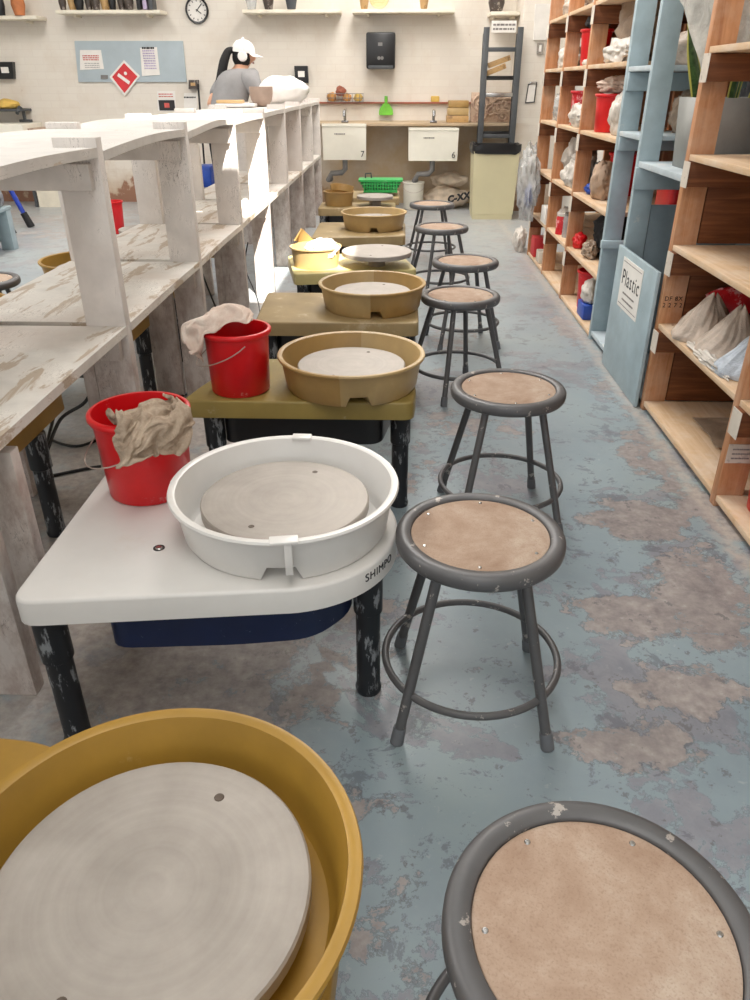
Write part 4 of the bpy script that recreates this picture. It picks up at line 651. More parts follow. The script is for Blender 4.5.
RAG = """-148,-86,151 -151,-80,157 -154,-71,164 -155,-65,154 -153,-55,152 -146,-47,152 -150,-45,158 -150,-46,164 -152,-42,169 -151,-38,174 -156,-38,170 -159,-36,175 -157,-39,184 -155,-30,178 -162,-20,175 -150,-24,171 -139,-27,164 -127,-27,157 -116,-27,151 -116,-22,143 -122,-19,141 -125,-16,139 -132,-13,139 -141,-12,143 -147,-1,142 -137,2,132 -126,-4,125 -118,-12,120 -111,-13,114 -114,-12,107 -114,-12,98 -141,-88,160 -141,-79,165 -141,-68,163 -141,-67,151 -143,-59,144 -145,-59,153 -149,-56,157 -155,-51,159 -153,-50,167 -152,-46,173 -156,-42,177 -164,-41,172 -163,-39,183 -156,-28,183 -158,-17,178 -147,-19,169 -133,-22,165 -120,-26,162 -112,-19,154 -117,-15,149 -119,-12,145 -125,-10,144 -132,-13,147 -141,-8,151 -139,5,147 -127,6,138 -115,-1,132 -116,2,120 -121,-3,114 -116,0,109 -116,0,100 -133,-86,162 -132,-75,166 -131,-65,160 -131,-65,148 -133,-55,146 -136,-56,154 -141,-57,160 -150,-57,164 -158,-56,166 -159,-51,173 -159,-48,180 -168,-46,177 -169,-35,181 -161,-26,188 -154,-15,183 -144,-21,175 -131,-17,168 -117,-22,166 -114,-14,158 -120,-16,155 -124,-15,152 -126,-9,152 -135,-11,157 -136,1,158 -129,11,152 -114,11,145 -122,14,133 -130,10,124 -133,8,115 -127,10,110 -118,9,109 -128,-85,166 -129,-76,159 -123,-65,157 -122,-61,147 -125,-52,149 -131,-49,156 -138,-48,163 -143,-52,171 -152,-55,175 -159,-59,180 -167,-54,184 -170,-45,188 -173,-34,190 -168,-20,190 -154,-22,189 -143,-17,181 -131,-13,174 -118,-20,172 -117,-14,163 -117,-9,158 -123,-9,158 -128,-14,161 -129,-3,162 -129,10,163 -116,13,157 -125,21,147 -137,18,138 -145,16,129 -140,20,122 -132,21,119 -123,16,119 -126,-82,171 -123,-78,161 -119,-70,153 -117,-59,152 -120,-50,157 -126,-45,165 -134,-43,174 -142,-45,182 -148,-51,188 -157,-55,194 -166,-52,198 -170,-43,201 -172,-31,203 -167,-18,201 -153,-17,198 -145,-10,187 -132,-10,182 -121,-18,179 -117,-14,171 -117,-9,167 -122,-9,166 -130,-8,169 -129,4,171 -117,11,167 -123,22,158 -137,24,149 -150,21,142 -151,27,133 -145,31,128 -137,30,127 -127,24,127 -122,-79,177 -119,-74,169 -113,-70,162 -112,-59,163 -117,-51,170 -123,-44,178 -132,-43,189 -141,-42,197 -150,-44,202 -160,-46,206 -165,-50,213 -169,-41,215 -171,-30,216 -167,-17,213 -157,-10,205 -147,-4,195 -135,-8,191 -124,-15,187 -117,-14,180 -118,-9,176 -123,-8,175 -130,-3,177 -121,7,175 -120,20,169 -131,27,159 -145,22,153 -155,28,143 -153,35,136 -147,37,134 -138,35,135 -128,30,136 -117,-76,185 -113,-74,179 -107,-69,174 -117,-65,176 -121,-57,184 -124,-48,194 -132,-44,205 -142,-51,211 -151,-54,215 -153,-45,219 -160,-43,225 -167,-41,229 -168,-31,228 -162,-20,223 -153,-11,215 -146,-2,205 -135,1,196 -127,-7,190 -117,-11,188 -118,-6,183 -123,-6,183 -124,2,181 -128,11,176 -125,25,172 -137,29,163 -150,25,156 -155,33,147 -151,40,141 -147,34,142 -138,31,145 -127,35,146 -111,-73,195 -106,-73,190 -108,-66,187 -113,-57,189 -119,-60,199 -120,-50,209 -133,-54,216 -144,-58,223 -151,-55,227 -154,-48,231 -154,-42,235 -161,-43,238 -161,-33,236 -154,-25,229 -148,-20,215 -141,-7,211 -134,3,204 -130,-8,199 -118,-8,196 -118,-3,192 -123,-1,192 -129,4,191 -128,15,187 -132,27,180 -142,24,170 -151,32,163 -147,32,154 -145,39,151 -139,40,149 -132,36,155 -124,44,155 -110,-62,199 -107,-67,202 -104,-62,200 -108,-53,201 -112,-59,210 -118,-53,221 -131,-59,226 -142,-58,232 -145,-51,232 -147,-45,233 -149,-48,238 -154,-45,243 -153,-34,242 -147,-32,231 -139,-25,219 -134,-14,209 -135,0,213 -127,-9,208 -117,-5,206 -121,0,204 -125,5,203 -130,11,202 -135,18,198 -140,28,190 -137,33,178 -145,40,170 -139,35,164 -134,36,161 -135,43,163 -130,50,162 -119,54,166 -107,-64,209 -106,-59,210 -100,-57,208 -103,-49,209 -111,-52,217 -115,-57,227 -127,-55,230 -137,-59,235 -140,-53,237 -141,-47,233 -142,-43,238 -144,-45,246 -143,-33,246 -136,-29,235 -129,-23,223 -124,-13,213 -133,-7,222 -126,1,214 -116,5,213 -115,10,207 -119,16,207 -123,20,210 -130,27,207 -130,34,196 -135,42,188 -135,48,179 -130,42,175 -125,43,173 -122,50,170 -124,57,176 -124,66,175 -97,-66,210 -99,-65,215 -100,-58,217 -97,-51,214 -106,-48,219 -111,-52,229 -121,-52,234 -131,-53,236 -134,-57,241 -134,-51,241 -131,-45,241 -132,-41,250 -129,-29,249 -122,-25,238 -115,-21,227 -115,-7,222 -125,1,229 -118,7,220 -119,16,215 -111,19,214 -111,25,210 -117,29,206 -122,35,202 -130,43,204 -126,46,194 -127,53,188 -124,54,182 -118,52,182 -114,58,179 -116,67,182 -113,75,177 -88,-71,212 -88,-65,213 -92,-63,219 -91,-55,218 -100,-52,222 -106,-45,227 -114,-46,233 -121,-48,239 -123,-50,244 -124,-51,251 -121,-44,254 -116,-35,250 -113,-23,252 -106,-19,241 -100,-14,231 -106,-2,233 -116,8,238 -119,17,229 -113,23,222 -117,28,217 -114,34,214 -110,36,208 -116,42,204 -124,47,208 -121,51,200 -119,53,193 -120,59,190 -117,63,187 -109,65,189 -105,69,181 -104,79,178 -77,-73,212 -82,-74,216 -84,-68,221 -84,-60,222 -92,-57,227 -96,-49,232 -103,-53,236 -107,-50,242 -108,-54,248 -107,-47,252 -105,-39,256 -102,-29,257 -97,-18,253 -91,-17,243 -91,-6,239 -99,3,244 -104,13,238 -108,21,229 -116,29,230 -111,29,223 -107,32,217 -111,40,214 -111,46,207 -119,51,211 -117,54,203 -114,57,198 -113,61,194 -114,68,193 -111,73,187 -102,74,187 -96,76,181 -71,-81,213 -73,-78,219 -73,-70,221 -76,-66,228 -79,-56,229 -86,-57,236 -90,-50,241 -92,-54,247 -93,-48,250 -93,-40,252 -90,-34,258 -88,-24,257 -85,-17,249 -89,-8,252 -84,-1,246 -90,8,247 -93,15,238 -102,22,238 -109,31,236 -110,36,227 -102,35,221 -104,39,212 -107,48,212 -115,56,214 -110,56,207 -111,61,203 -107,64,198 -106,70,194 -110,78,192 -105,81,185 -97,83,185 -62,-80,216 -65,-79,223 -67,-73,228 -65,-64,229 -70,-59,236 -74,-53,242 -77,-49,248 -80,-49,255 -82,-43,260 -79,-37,257 -78,-29,254 -77,-19,252 -82,-12,257 -84,-3,257 -80,3,251 -83,10,247 -87,17,242 -96,23,243 -100,29,237 -104,38,234 -101,43,225 -97,41,216 -104,48,219 -109,58,219 -104,59,211 -108,65,209 -109,69,204 -111,75,197 -103,81,196 -106,87,190 -100,90,186 -57,-75,220 -58,-78,227 -60,-73,233 -59,-64,236 -62,-57,242 -65,-52,248 -68,-48,255 -70,-42,259 -72,-37,263 -75,-30,265 -74,-21,262 -72,-14,257 -78,-7,262 -80,1,260 -78,7,255 -81,13,251 -82,19,246 -87,24,245 -95,29,245 -95,38,240 -93,36,231 -89,42,223 -95,52,223 -101,61,225 -102,67,217 -101,71,210 -100,71,202 -108,76,205 -108,85,202 -103,91,198 -99,95,193 -51,-77,223 -53,-73,229 -54,-72,237 -55,-65,243 -56,-57,247 -58,-50,252 -60,-44,257 -62,-38,260 -65,-33,264 -68,-27,268 -70,-18,266 -68,-11,261 -73,-4,264 -76,4,262 -74,9,256 -75,16,254 -77,22,252 -83,25,254 -85,32,251 -83,34,243 -84,43,239 -80,47,231 -87,56,232 -90,66,227 -92,63,218 -90,68,211 -95,75,209 -103,81,211 -100,87,205 -102,96,205 -100,101,199 -46,-78,233 -44,-71,235 -46,-66,241 -47,-63,248 -48,-56,253 -49,-49,257 -51,-42,260 -53,-36,264 -56,-29,264 -60,-23,270 -65,-15,271 -67,-7,267 -68,0,262 -71,7,265 -71,14,262 -69,20,258 -74,24,261 -73,29,256 -73,35,251 -76,43,250 -74,50,245 -70,55,238 -77,63,239 -79,60,228 -84,69,225 -84,73,217 -90,79,216 -98,83,217 -95,88,209 -95,95,203 -95,103,203 -36,-75,238 -36,-71,243 -36,-65,247 -37,-61,254 -37,-53,258 -39,-47,264 -41,-41,269 -41,-33,268 -46,-27,272 -50,-18,269 -56,-10,273 -60,-2,271 -61,4,265 -63,11,264 -65,18,267 -67,25,267 -67,32,264 -65,36,258 -67,44,258 -64,48,252 -61,53,245 -63,62,246 -64,63,236 -67,65,226 -74,72,230 -81,76,227 -89,80,224 -94,87,221 -90,90,212 -90,94,204 -92,101,199 -25,-74,242 -25,-68,246 -25,-66,252 -24,-58,257 -25,-51,262 -26,-45,269 -29,-37,274 -34,-33,280 -34,-24,275 -41,-15,278 -45,-6,273 -51,2,273 -53,9,270 -55,16,269 -57,23,270 -57,28,265 -58,36,265 -58,42,263 -58,50,259 -58,57,253 -53,59,246 -55,65,239 -57,73,235 -57,72,226 -65,76,223 -73,81,223 -82,85,220 -89,92,222 -95,95,213 -87,99,207 -86,101,198 -14,-72,243 -14,-70,249 -13,-65,255 -12,-58,260 -12,-49,264 -14,-43,273 -20,-41,281 -24,-34,287 -27,-23,285 -30,-13,277 -37,-3,279 -41,6,276 -44,13,273 -46,19,272 -47,25,269 -48,32,266 -49,39,264 -50,47,262 -51,52,255 -51,61,253 -53,68,247 -48,71,240 -47,76,233 -53,81,229 -57,84,223 -65,86,218 -74,90,222 -83,94,216 -91,101,215 -91,105,206 -82,103,202 -3,-71,243 -3,-67,248 -1,-64,254 0,-57,260 -1,-51,267 -5,-49,277 -10,-43,285 -14,-34,289 -18,-22,288 -21,-11,280 -27,0,279 -31,9,278 -34,16,275 -35,22,274 -36,28,273 -38,35,270 -40,41,265 -43,48,260 -45,54,254 -47,61,248 -48,71,248 -51,77,241 -45,83,238 -47,88,232 -53,92,229 -62,93,227 -67,99,219 -78,101,222 -81,99,212 -83,108,207 -80,110,199 4,-72,243 5,-67,247 6,-61,251 8,-61,260 7,-56,268 5,-51,277 1,-42,284 -3,-32,288 -7,-20,289 -13,-8,287 -18,3,284 -21,12,279 -23,19,276 -24,24,275 -26,31,275 -29,37,274 -33,44,270 -37,50,265 -41,57,259 -42,62,250 -45,70,244 -48,79,246 -50,87,242 -46,93,239 -54,93,239 -60,100,236 -67,106,229 -69,107,217 -71,101,208 -73,110,204 -75,117,199 11,-72,241 12,-68,246 12,-61,248 14,-59,256 15,-55,265 13,-48,273 10,-39,280 5,-28,282 -3,-19,279 -6,-6,278 -8,5,281 -11,14,277 -13,21,277 -14,26,275 -16,32,274 -20,38,271 -24,45,273 -28,50,267 -33,57,260 -40,64,257 -43,72,250 -41,79,243 -46,86,248 -43,95,247 -46,100,241 -50,106,233 -56,111,225 -57,102,217 -59,104,205 -63,111,198 -66,118,194 19,-69,236 20,-67,242 21,-64,249 20,-55,250 21,-52,259 20,-45,268 17,-35,274 9,-27,273 7,-15,275 5,-3,279 2,8,277 0,17,277 -2,24,276 -4,30,275 -6,35,271 -11,42,271 -16,47,266 -20,55,270 -27,61,267 -31,62,257 -36,66,248 -37,75,251 -35,84,246 -36,89,240 -38,95,232 -45,97,224 -43,110,225 -44,104,213 -49,112,206 -52,115,196 -57,120,189 29,-67,232 29,-65,238 29,-61,245 29,-57,253 27,-47,253 23,-39,260 20,-30,266 18,-22,275 16,-10,277 14,1,276 12,12,276 10,21,274 8,27,272 6,34,271 2,40,272 -3,45,267 -9,53,266 -17,58,262 -19,66,267 -22,66,257 -25,68,248 -33,69,243 -36,76,237 -35,81,230 -33,86,223 -32,97,227 -30,108,223 -39,115,215 -39,117,203 -47,124,198 -47,120,188 38,-66,236 37,-58,236 33,-53,242 36,-51,250 35,-45,257 32,-36,263 29,-26,268 26,-16,271 24,-4,274 23,6,275 21,15,271 19,24,271 17,31,267 14,38,268 8,44,266 3,52,268 -4,55,260 -11,61,256 -13,70,261 -19,77,259 -24,79,251 -28,80,243 -26,77,235 -22,79,228 -21,87,225 -21,97,221 -26,106,213 -30,118,215 -34,124,205 -40,126,194 -46,127,185 46,-59,239 43,-55,244 41,-47,240 38,-42,247 41,-37,255 39,-29,261 35,-20,264 32,-9,267 29,1,268 30,11,271 28,20,267 27,28,266 24,35,263 20,43,263 13,47,260 9,56,266 -1,61,262 -4,65,253 -15,67,253 -17,75,249 -17,83,246 -20,87,240 -16,83,235 -14,85,228 -11,86,220 -14,96,215 -18,108,212 -23,120,213 -29,121,202 -36,122,192 -42,122,182 46,-50,236 51,-49,244 46,-43,248 45,-35,244 43,-28,250 45,-23,257 43,-14,261 39,-4,263 36,6,263 37,15,266 36,24,264 34,32,262 31,39,260 25,46,259 17,50,256 13,59,261 3,67,262 -6,71,258 -9,71,248 -12,76,242 -13,81,237 -12,89,239 -15,92,234 -16,92,227 -8,93,223 -6,97,214 -13,109,211 -18,122,211 -24,123,200 -31,122,190 -36,122,180 54,-48,237 50,-42,241 52,-37,248 49,-31,251 51,-24,247 49,-16,250 48,-8,254 49,1,259 45,9,257 43,17,256 41,25,255 38,32,254 35,39,252 30,46,252 23,53,251 13,58,254 4,67,254 -1,76,255 -7,79,249 -8,84,242 -6,85,235 -10,89,231 -10,96,232 -15,100,231 -15,96,223 -4,101,219 -6,111,212 -12,123,209 -17,123,198 -23,123,188 -26,123,179 53,-41,234 56,-37,241 54,-31,244 57,-30,251 58,-23,253 58,-14,251 57,-5,251 55,4,252 54,13,255 52,21,255 50,28,256 48,35,256 44,42,256 40,49,256 34,56,255 25,64,253 14,72,249 6,78,246 0,84,243 -3,89,239 -6,92,235 -6,92,228 -9,97,227 -10,101,232 -17,100,227 -10,101,218 -4,114,218 -4,122,208 -9,121,197 -13,122,187 -16,121,178"""
towel('towel', 'clay-stained beige towel bunched over the nearest red bucket', (-.606, 1.63, DT), .48, TOWEL, 'towel', .005)
towel('towel', 'pale pink-white cloth stuffed into the bucket on the olive deck', (-.512, 2.33, DT), .26, RAG, 'cloth')
make_bucket('tall thin red bucket on the floor seen between the left shelf uprights', tuple(gZ(116, 233)), .085, .11, .30, handle=False)
make_bucket('white bucket on the floor between the sinks and the clay sacks', (.165, 9.5, 0), .115, .128, .30, 'enamel')

# green basket
def basket():
    t = thing('basket', 'green plastic basket with slotted sides on the farthest wheel', 'basket', (-.17, 7.32, .449))
    mb = MB()
    for (w, z0, z1) in ((.15, 0, .02), (.165, .038, .048), (.18, .064, .074), (.198, .088, .104)):
        mb.prism(rounded([(-w, -.11), (w, -.11), (w, .11), (-w, .11)], .03), z0, z1)
    for k in range(-6, 7):
        for y in (-.112, .112): mb.box(k*.024-.006, k*.024+.006, y-.004, y+.004, .0, .095)
    mb.build('basket_body', 'green', t)
    MB().tube([(-.14, .05, .10), (-.14, .05, .14), (-.09, .05, .145), (-.085, .05, .10)], .007, 8).build('handle', 'dkgrey', t)
basket()

# floor cables
def cable(label, pts, r=.006):
    P = []
    for i in range(len(pts)-1):
        a = Vector(pts[max(i-1, 0)]); b = Vector(pts[i]); c_ = Vector(pts[i+1]); d = Vector(pts[min(i+2, len(pts)-1)])
        for k in range(8):
            t = k/8; P.append(.5*((2*b)+(c_-a)*t+(2*a-5*b+4*c_-d)*t*t+(-a+3*b-3*c_+d)*t**3))
    P.append(Vector(pts[-1]))
    return tag(MB().tube(P, r, 8).build('power_cable', 'black', None), label, 'cable', 'black cables under the white shelf')
cable('black cable looping in the air below the front shelf edge', [(-1.22, 2.5, .30), (-1.16, 2.20, .22), gY(60,420,2.3), gY(85,402,2.35), gY(94,380,2.4), gY(80,376,2.5)])
cable('black cable curving over the pale floor behind the nearest bucket', [gZ(48,438,.007)+Vector((0,0,0)), gZ(62,444,.007), gZ(78,446,.007), gZ(95,441,.007), gZ(125,430,.007)])
cable('black cable running straight across the floor to the nearest red bucket', [gZ(40,478,.007), gZ(60,474,.007), gZ(90,468,.007), gZ(130,462,.007)])
cable('black cable on the floor behind the red bucket with the pale cloth', [gZ(162,395,.007), gZ(175,397,.007), gZ(188,393,.007), gZ(200,380,.007)])
cable('black cable hanging by the blue crate below the shelf', [(-1.35, 5.2, .35), (-1.33, 5.15, .2), gZ(218,312,.007), gZ(225,318,.007)])
cable('thin black cable hanging against the sunlit upright', [(-.98, 5.05, .40), (-1.0, 5.0, .25), (-.9, 4.8, .1), (-.85, 4.6, .007)], .004)

# ------------------------------------------------------------------ right hand shelving
XF, XB = 1.12, 1.76
def shelving(label, cy, ups, zs, y0, y1, ztop, mu, ms, ends=(), cleats=True, tagcol='cleat', name='shelving_unit', tz=1.95):
    t = thing(name, label, 'shelf', (XF, cy, 0))
    o = lambda mb: mb
    def b(nm, m, x0, x1, ya, yb, z0, z1, bev=.002, lb=None): return MB().box(x0-XF, x1-XF, ya-cy, yb-cy, z0, z1, bev).build(nm, m, t, lb)
    for y in ups:
        b('upright', mu, XF, XF+.095, y, y+.04, 0, ztop)
        b('upright', mu, XB-.095, XB, y, y+.04, 0, ztop)
    ys = sorted(ups)
    for z in zs:
        for i in range(len(ys)-1):
            b('shelf_board', ms, XF+.002, XB-.002, ys[i]+.041, ys[i+1]-.001, z-.022, z)
        if y0 < ys[0]: b('shelf_board', ms, XF+.002, XB-.002, y0, ys[0]-.001, z-.022, z)
        if cleats:
            for y in ys:
                if z > .1:
                    cl = b('cleat', 'ply_and_shade' if mu == 'orange' else mu, XF-.012, XB-.01, y-.056, y-.001, z-.112, z-.0235)  # dark cleat colour on orange units paints in the shade under the shelves
                    MB().box(XF-.0145-XF, XF-.0125-XF, y-.070-cy, y-.0005-cy, z-.115, z-.0225).build('cleat_tag', 'cleat', cl, 'pale end tag')
    return t, b
near, nb = shelving('orange-brown wooden shelving unit nearest the camera on the right', 2.4, [1.46, 2.335, 3.225], [.045, .40, .725, 1.062, 1.42], .8, 3.25, 1.98, 'orange', 'pine_y')
nb('end_panel', 'ply_and_shade', XF+.10, XB-.1, 3.227, 3.243, .046, .375)
nb('end_panel', 'ply_and_shade', XF+.10, XB-.1, 3.227, 3.243, .405, .70)
nb('end_panel', 'ply_and_shade', XF+.10, XB-.1, 3.227, 3.243, .73, 1.035)
nb('back_panel', 'ply_and_shade', XB+.002, XB+.012, 1.5, 3.29, 0, 1.05)
Mx = BACK(XF+.048-XF, 3.2488-2.4, .50)
for k, tx in enumerate(('DF 8X', '2 2 7 2')):
    text('lumber_stamp', tx, .026, 'hole', near, BACK(.046, 3.2235-2.4, .505-.028*k), .0004)
# paper tag lower on the upright
lt = nb('taped_label', 'cleat', XF+.002, XF+.094, 2.3315, 2.3335, .17, .24, 0)
scribbles(MB(), BACK(.048, 2.3313-2.4, .205), .06, .05, 3, 4).build('handwriting', 'ink_pale', lt)

blue, bb = shelving('pale blue painted shelving unit with a front board, between two orange units', 3.9, [3.89, 4.31], [.05, 1.09, 1.375], 3.89, 4.35, 1.98, 'blue', 'bluetop', cleats=False)
bb('shelf_board', 'bluetop', XF+.002, XB-.002, 3.267, 3.888, .958, .983)
bb('shelf_board', 'bluetop', XF+.002, XB-.002, 3.267, 3.888, .03, .05)
bb('cleat', 'blue', XF-.012, XF+.42, 3.860, 3.888, .862, .956)
bb('cleat', 'blue', XF-.016, XF+.4, 4.274, 4.308, .515, .555)
bb('shelf_board', 'bluetop', XF+.2, XB-.002, 3.932, 4.272, .478, .50)
bb('cleat', 'blue', XF+.002, XF+.4, 4.278, 4.308, 1.27, 1.35)
bb('cleat', 'blue', XF+.002, XF+.4, 4.278, 4.308, 1.0, 1.065)
bb('back_rail', 'blue', XB+.001, XB+.02, 3.26, 4.35, 1.26, 1.36)
bb('back_rail', 'blue', XB+.001, XB+.02, 3.26, 4.35, 1.0, 1.09)
bb('side_panel', 'bluegrey', XF+.098, XB-.1, 3.895, 3.907, .052, .79)
fb = bb('front_board', 'blue', XF-.03, XF-.0135, 3.255, 3.89, .002, .607, .003)
sg = MB().box(-.0325, -.0303, 3.435-3.9, 3.765-3.9, .345, .575, 0).build('sign', 'paper', fb, 'white paper sign reading Plastic')
text('sign_lettering', 'Plastic', .100, 'ink', sg, SIDE(-.0328, 3.60-3.9, .485), .0004)
scribbles(MB(), SIDE(-.0326, 3.60-3.9, .405), .19, .06, 2, 5, .25).build('small_print', 'ink_pale', sg)
for zz in (.557, .362): MB().box(-.0334, -.0328, 3.45-3.9, 3.75-3.9, zz, zz+.003).build('sign_rule', 'ink_pale', sg)

far, fbx = shelving('orange wooden shelving unit farthest down the aisle, crammed with bags and red buckets', 5.6, [5.245, 6.015, 6.765], [.028, .35, .69, 1.05, 1.40, 1.72], 4.356, 6.84, 2.1, 'orange', 'pine_y')
fbx('back_panel', 'ply_and_shade', XB+.002, XB+.012, 4.36, 6.80, 0, 2.1)

# planter
def planter():
    t = thing('potted_plant', 'snake plant in a square grey planter on the blue shelf', 'potted plant', (1.335, 3.53, .984))
    w0, w1, h = .13, .145, .268
    mb = MB(); t4 = [(-1,-1), (1,-1), (1,1), (-1,1)]
    bm = mb.bm
    lo = [bm.verts.new((a*w0, b*w0, 0)) for a, b in t4]; hi = [bm.verts.new((a*w1, b*w1, h)) for a, b in t4]
    hi2 = [bm.verts.new((a*(w1-.014), b*(w1-.014), h)) for a, b in t4]; lo2 = [bm.verts.new((a*(w1-.02), b*(w1-.02), h-.04)) for a, b in t4]
    for A, B in ((lo, hi), (hi, hi2), (hi2, lo2)):
        for i in range(4): bm.faces.new((A[i], A[(i+1) % 4], B[(i+1) % 4], B[i]))
    bm.faces.new(lo[::-1]); 
    mb.build('planter', 'grey_pot', t)
    MB().box(-.128, .128, -.128, .128, h-.06, h-.045).build('soil', 'hole', t)
    for (x, y, hh, w, lx, ly, tw) in [(-.095, -.07, .20, .046, .0, 0, .0), (-.10, .03, .26, .034, -.045, .03, .15), (.03, .02, .26, .03, .02, .02, .4), (.08, -.05, .22, .028, .05, -.02, .2), (.06, .08, .30, .03, .03, .04, .1), (-.02, .09, .28, .028, -.02, .05, .6), (.11, .03, .26, .026, .09, 0, .8)]:
        def fn(a, b, x=x, y=y, hh=hh, w=w, lx=lx, ly=ly, tw=tw):
            wd = w*(.55+1.1*b-1.6*b**3)*(1-b**7)+.001
            s = (a-.5)*2*wd; an = tw+b*.4
            cup = .25*abs(s)
            return Vector((x+lx*b**1.5*2+s*math.cos(an)-cup*math.sin(an), y+ly*b+s*math.sin(an)+cup*math.cos(an), h-.05+b*(hh+.05)))
        MB().grid(fn, 8, 20, .003).build('leaf', 'leaf', t)
planter()

# bags
def bag(label, x, y, z, rad, m, seed, amp=.3, freq=1.9, crease=.35, flat=.72, cat='bag', group=None, name='plastic_bag', rz=0):
    o = MB().blob((0,0,rad[2]*flat), rad, seed, amp, freq, 4, flat, crease).build(name, m, None, None, (x, y, z+.001), 70)
    o.rotation_euler.z = rz
    zmin = min(v.co.z for v in o.data.vertices); o.location.z -= zmin
    return tag(o, label, cat, group)
def cone_bag(label, x, y, z, r, h, m, seed, lean=(0,0), sx=1, sy=1):
    mb = MB(); off = Vector((seed*5.1, seed*2.3, 0))
    def fn(a, b):
        an = 2*PI*a; k = (1-b)**.82
        fold = 1+.13*math.sin(an*7+seed+1.2*math.sin(an*2))*k*b*2.2+.055*math.sin(an*19+seed*2+3*mnoise.noise(Vector((b*3, an, seed))))*min(1, b*4)+.05*mnoise.noise(Vector((math.cos(an)*5, math.sin(an)*5, b*7))+off)+.22*mnoise.noise(Vector((math.cos(an)*1.6, math.sin(an)*1.6, b*2))+off)
        if b < .08: k *= .9+b*1.2
        rr = r*k*fold+.008
        return Vector((rr*sx*math.cos(an)+lean[0]*b, rr*sy*math.sin(an)+lean[1]*b, h*b*(1+.06*math.sin(an*3+seed))))
    mb.grid(fn, 64, 24)
    o = mb.build('plastic_bag', m, None, None, (x, y, z+.002), 80)
    return tag(o, label, 'bag', 'clay-filled plastic bags on the near shelf')
cone_bag('tented plastic bag of clay on the near shelf, leftmost of three', 1.235, 3.02, .40, .13, .17, 'film_pink', 2, (.015, .0), .95, .95)
cone_bag('tented plastic bag on the near shelf, middle one of three', 1.25, 2.80, .40, .13, .175, 'film_pink', 5, (.03, .02), .9, .9)
cone_bag('bluish-white plastic bag against the near upright, rightmost of three', 1.225, 2.585, .40, .115, .155, 'film_blue', 8, (.04, 0), .9, .85)
bag('crumpled plastic film hanging over the near shelf edge', 1.15, 2.72, .40, (.03, .20, .016), 'film_white', 11, .5, 3)
bag('red and black crumpled bag at the back of the near shelf', 1.43, 3.12, .40, (.20, .09, .115), 'red_dusty', 12, .25, 1.6)
bag('black bag under the red one at the back of the near shelf', 1.47, 2.93, .40, (.15, .09, .085), 'black_soft', 13, .25, 1.6)
def sheetpile():
    def fn(a, b): return Vector((a*.34, b*.30, .012+.012*mnoise.noise(Vector((a*4, b*4, 2)))+.05*max(0, .35-abs(a-.2))*max(0, .5-abs(b-.6))))
    return tag(MB().grid(fn, 20, 20, .004).build('plastic_sheet', 'film_brown', None, None, (1.26, 2.70, .047), 60), 'flat crumpled brown sheet lying on the lowest near shelf', 'sheet')
sheetpile()
make_bucket('red bucket on the lowest near shelf cut off by the right photo edge', (1.285, 2.215, .046), .10, .12, .22, handle=False)
bag('pinkish rag hanging on the near shelf above the taped label', 1.17, 2.2, .40, (.05, .1, .03), 'cloth', 14, .3, 2, name='rag', cat='rag')
# hanging clear sheets
def hang(label, pts, z0, z1, m, seed, thick=0):
    P = [Vector((x, y, 0)) for x, y in pts]; n = len(P)-1
    def fn(a, b):
        f = a*n; i = min(int(f), n-1); q = P[i].lerp(P[i+1], f-i)
        zb = z0+.10*mnoise.noise(Vector((a*3, seed, 0)))+ (.55*max(0, .45-a) if seed < 50 else 0)
        k = mnoise.noise(Vector((a*7, b*1.5, seed)))
        return Vector((q.x+.03*k*(1-b*.5), q.y+.03*mnoise.noise(Vector((a*8+3, b*2, seed))), zb+(z1-zb)*b))
    return tag(MB().grid(fn, 40, 26).build('plastic_sheet', m, None, None, None, 80), label, 'plastic sheet')
hang('clear plastic sheet hanging down over the snake plant', [(1.135, 3.74), (1.15, 3.56), (1.20, 3.40), (1.32, 3.34), (1.46, 3.33)], 1.36, 1.97, 'film_sheet', 3)
hang('grey plastic sheet hanging behind the top bay of the near shelving', [(1.37, 3.31), (1.45, 3.30), (1.56, 3.31), (1.66, 3.32)], 1.30, 1.97, 'film_sheet', 60)
o = MB().box(-.035, .035, -.12, .12, 0, .20, .02).build('storage_bin', 'grey_pot', None, None, (1.62, 3.12, 1.063)); tag(o, 'grey container in the upper near bay at the right photo edge', 'container')

# far bay contents
G = 'red buckets on the far shelving'
def rbucket(label, x, y, z, rb, rt, h, m='red', **k): return make_bucket(label, (x, y, z+.001), rb, rt, h, m, False, 0, G)
# bay one, top to bottom
bag('brown clay bag slumped on the shelf above the white bag', 1.36, 5.0, 1.40, (.15, .20, .22), 'film_brown', 21, .25)
bag('white plastic bag at the front of the upper far shelf', 1.20, 4.82, 1.40, (.075, .28, .07), 'film_white', 22, .25)
rbucket('red bucket with cream cloth heaped on top, beside the blue upright', 1.25, 4.99, 1.05, .10, .115, .20, 'red')
bag('cream cloth heaped on the red bucket beside the blue upright', 1.25, 4.99, 1.05+.203, (.11, .12, .05), 'cloth', 23, .3, name='cloth', cat='cloth')
bag('white bag beside the cloth-topped red bucket, behind the blue upright', 1.22, 4.66, 1.05, (.07, .10, .13), 'film_white', 24, .2)
rbucket('red bucket at the back of the middle far shelf', 1.42, 5.12, .69, .11, .125, .24)
bag('blue plastic lump at the front of the middle far shelf', 1.22, 5.13, .69, (.055, .07, .04), 'blue_plastic', 25, .2, name='plastic_scrap', cat='scrap')
bag('brown paper bag standing on the middle far shelf by the blue upright', 1.22, 4.90, .69, (.075, .10, .13), 'brown_paper', 26, .15, name='paper_bag')
bag('dark grey bag behind the blue lump', 1.27, 5.20, .69, (.06, .06, .11), 'dkgrey', 27, .2)
bag('black bag in the second lowest far bay', 1.36, 4.93, .35, (.15, .22, .17), 'black_soft', 28, .25)
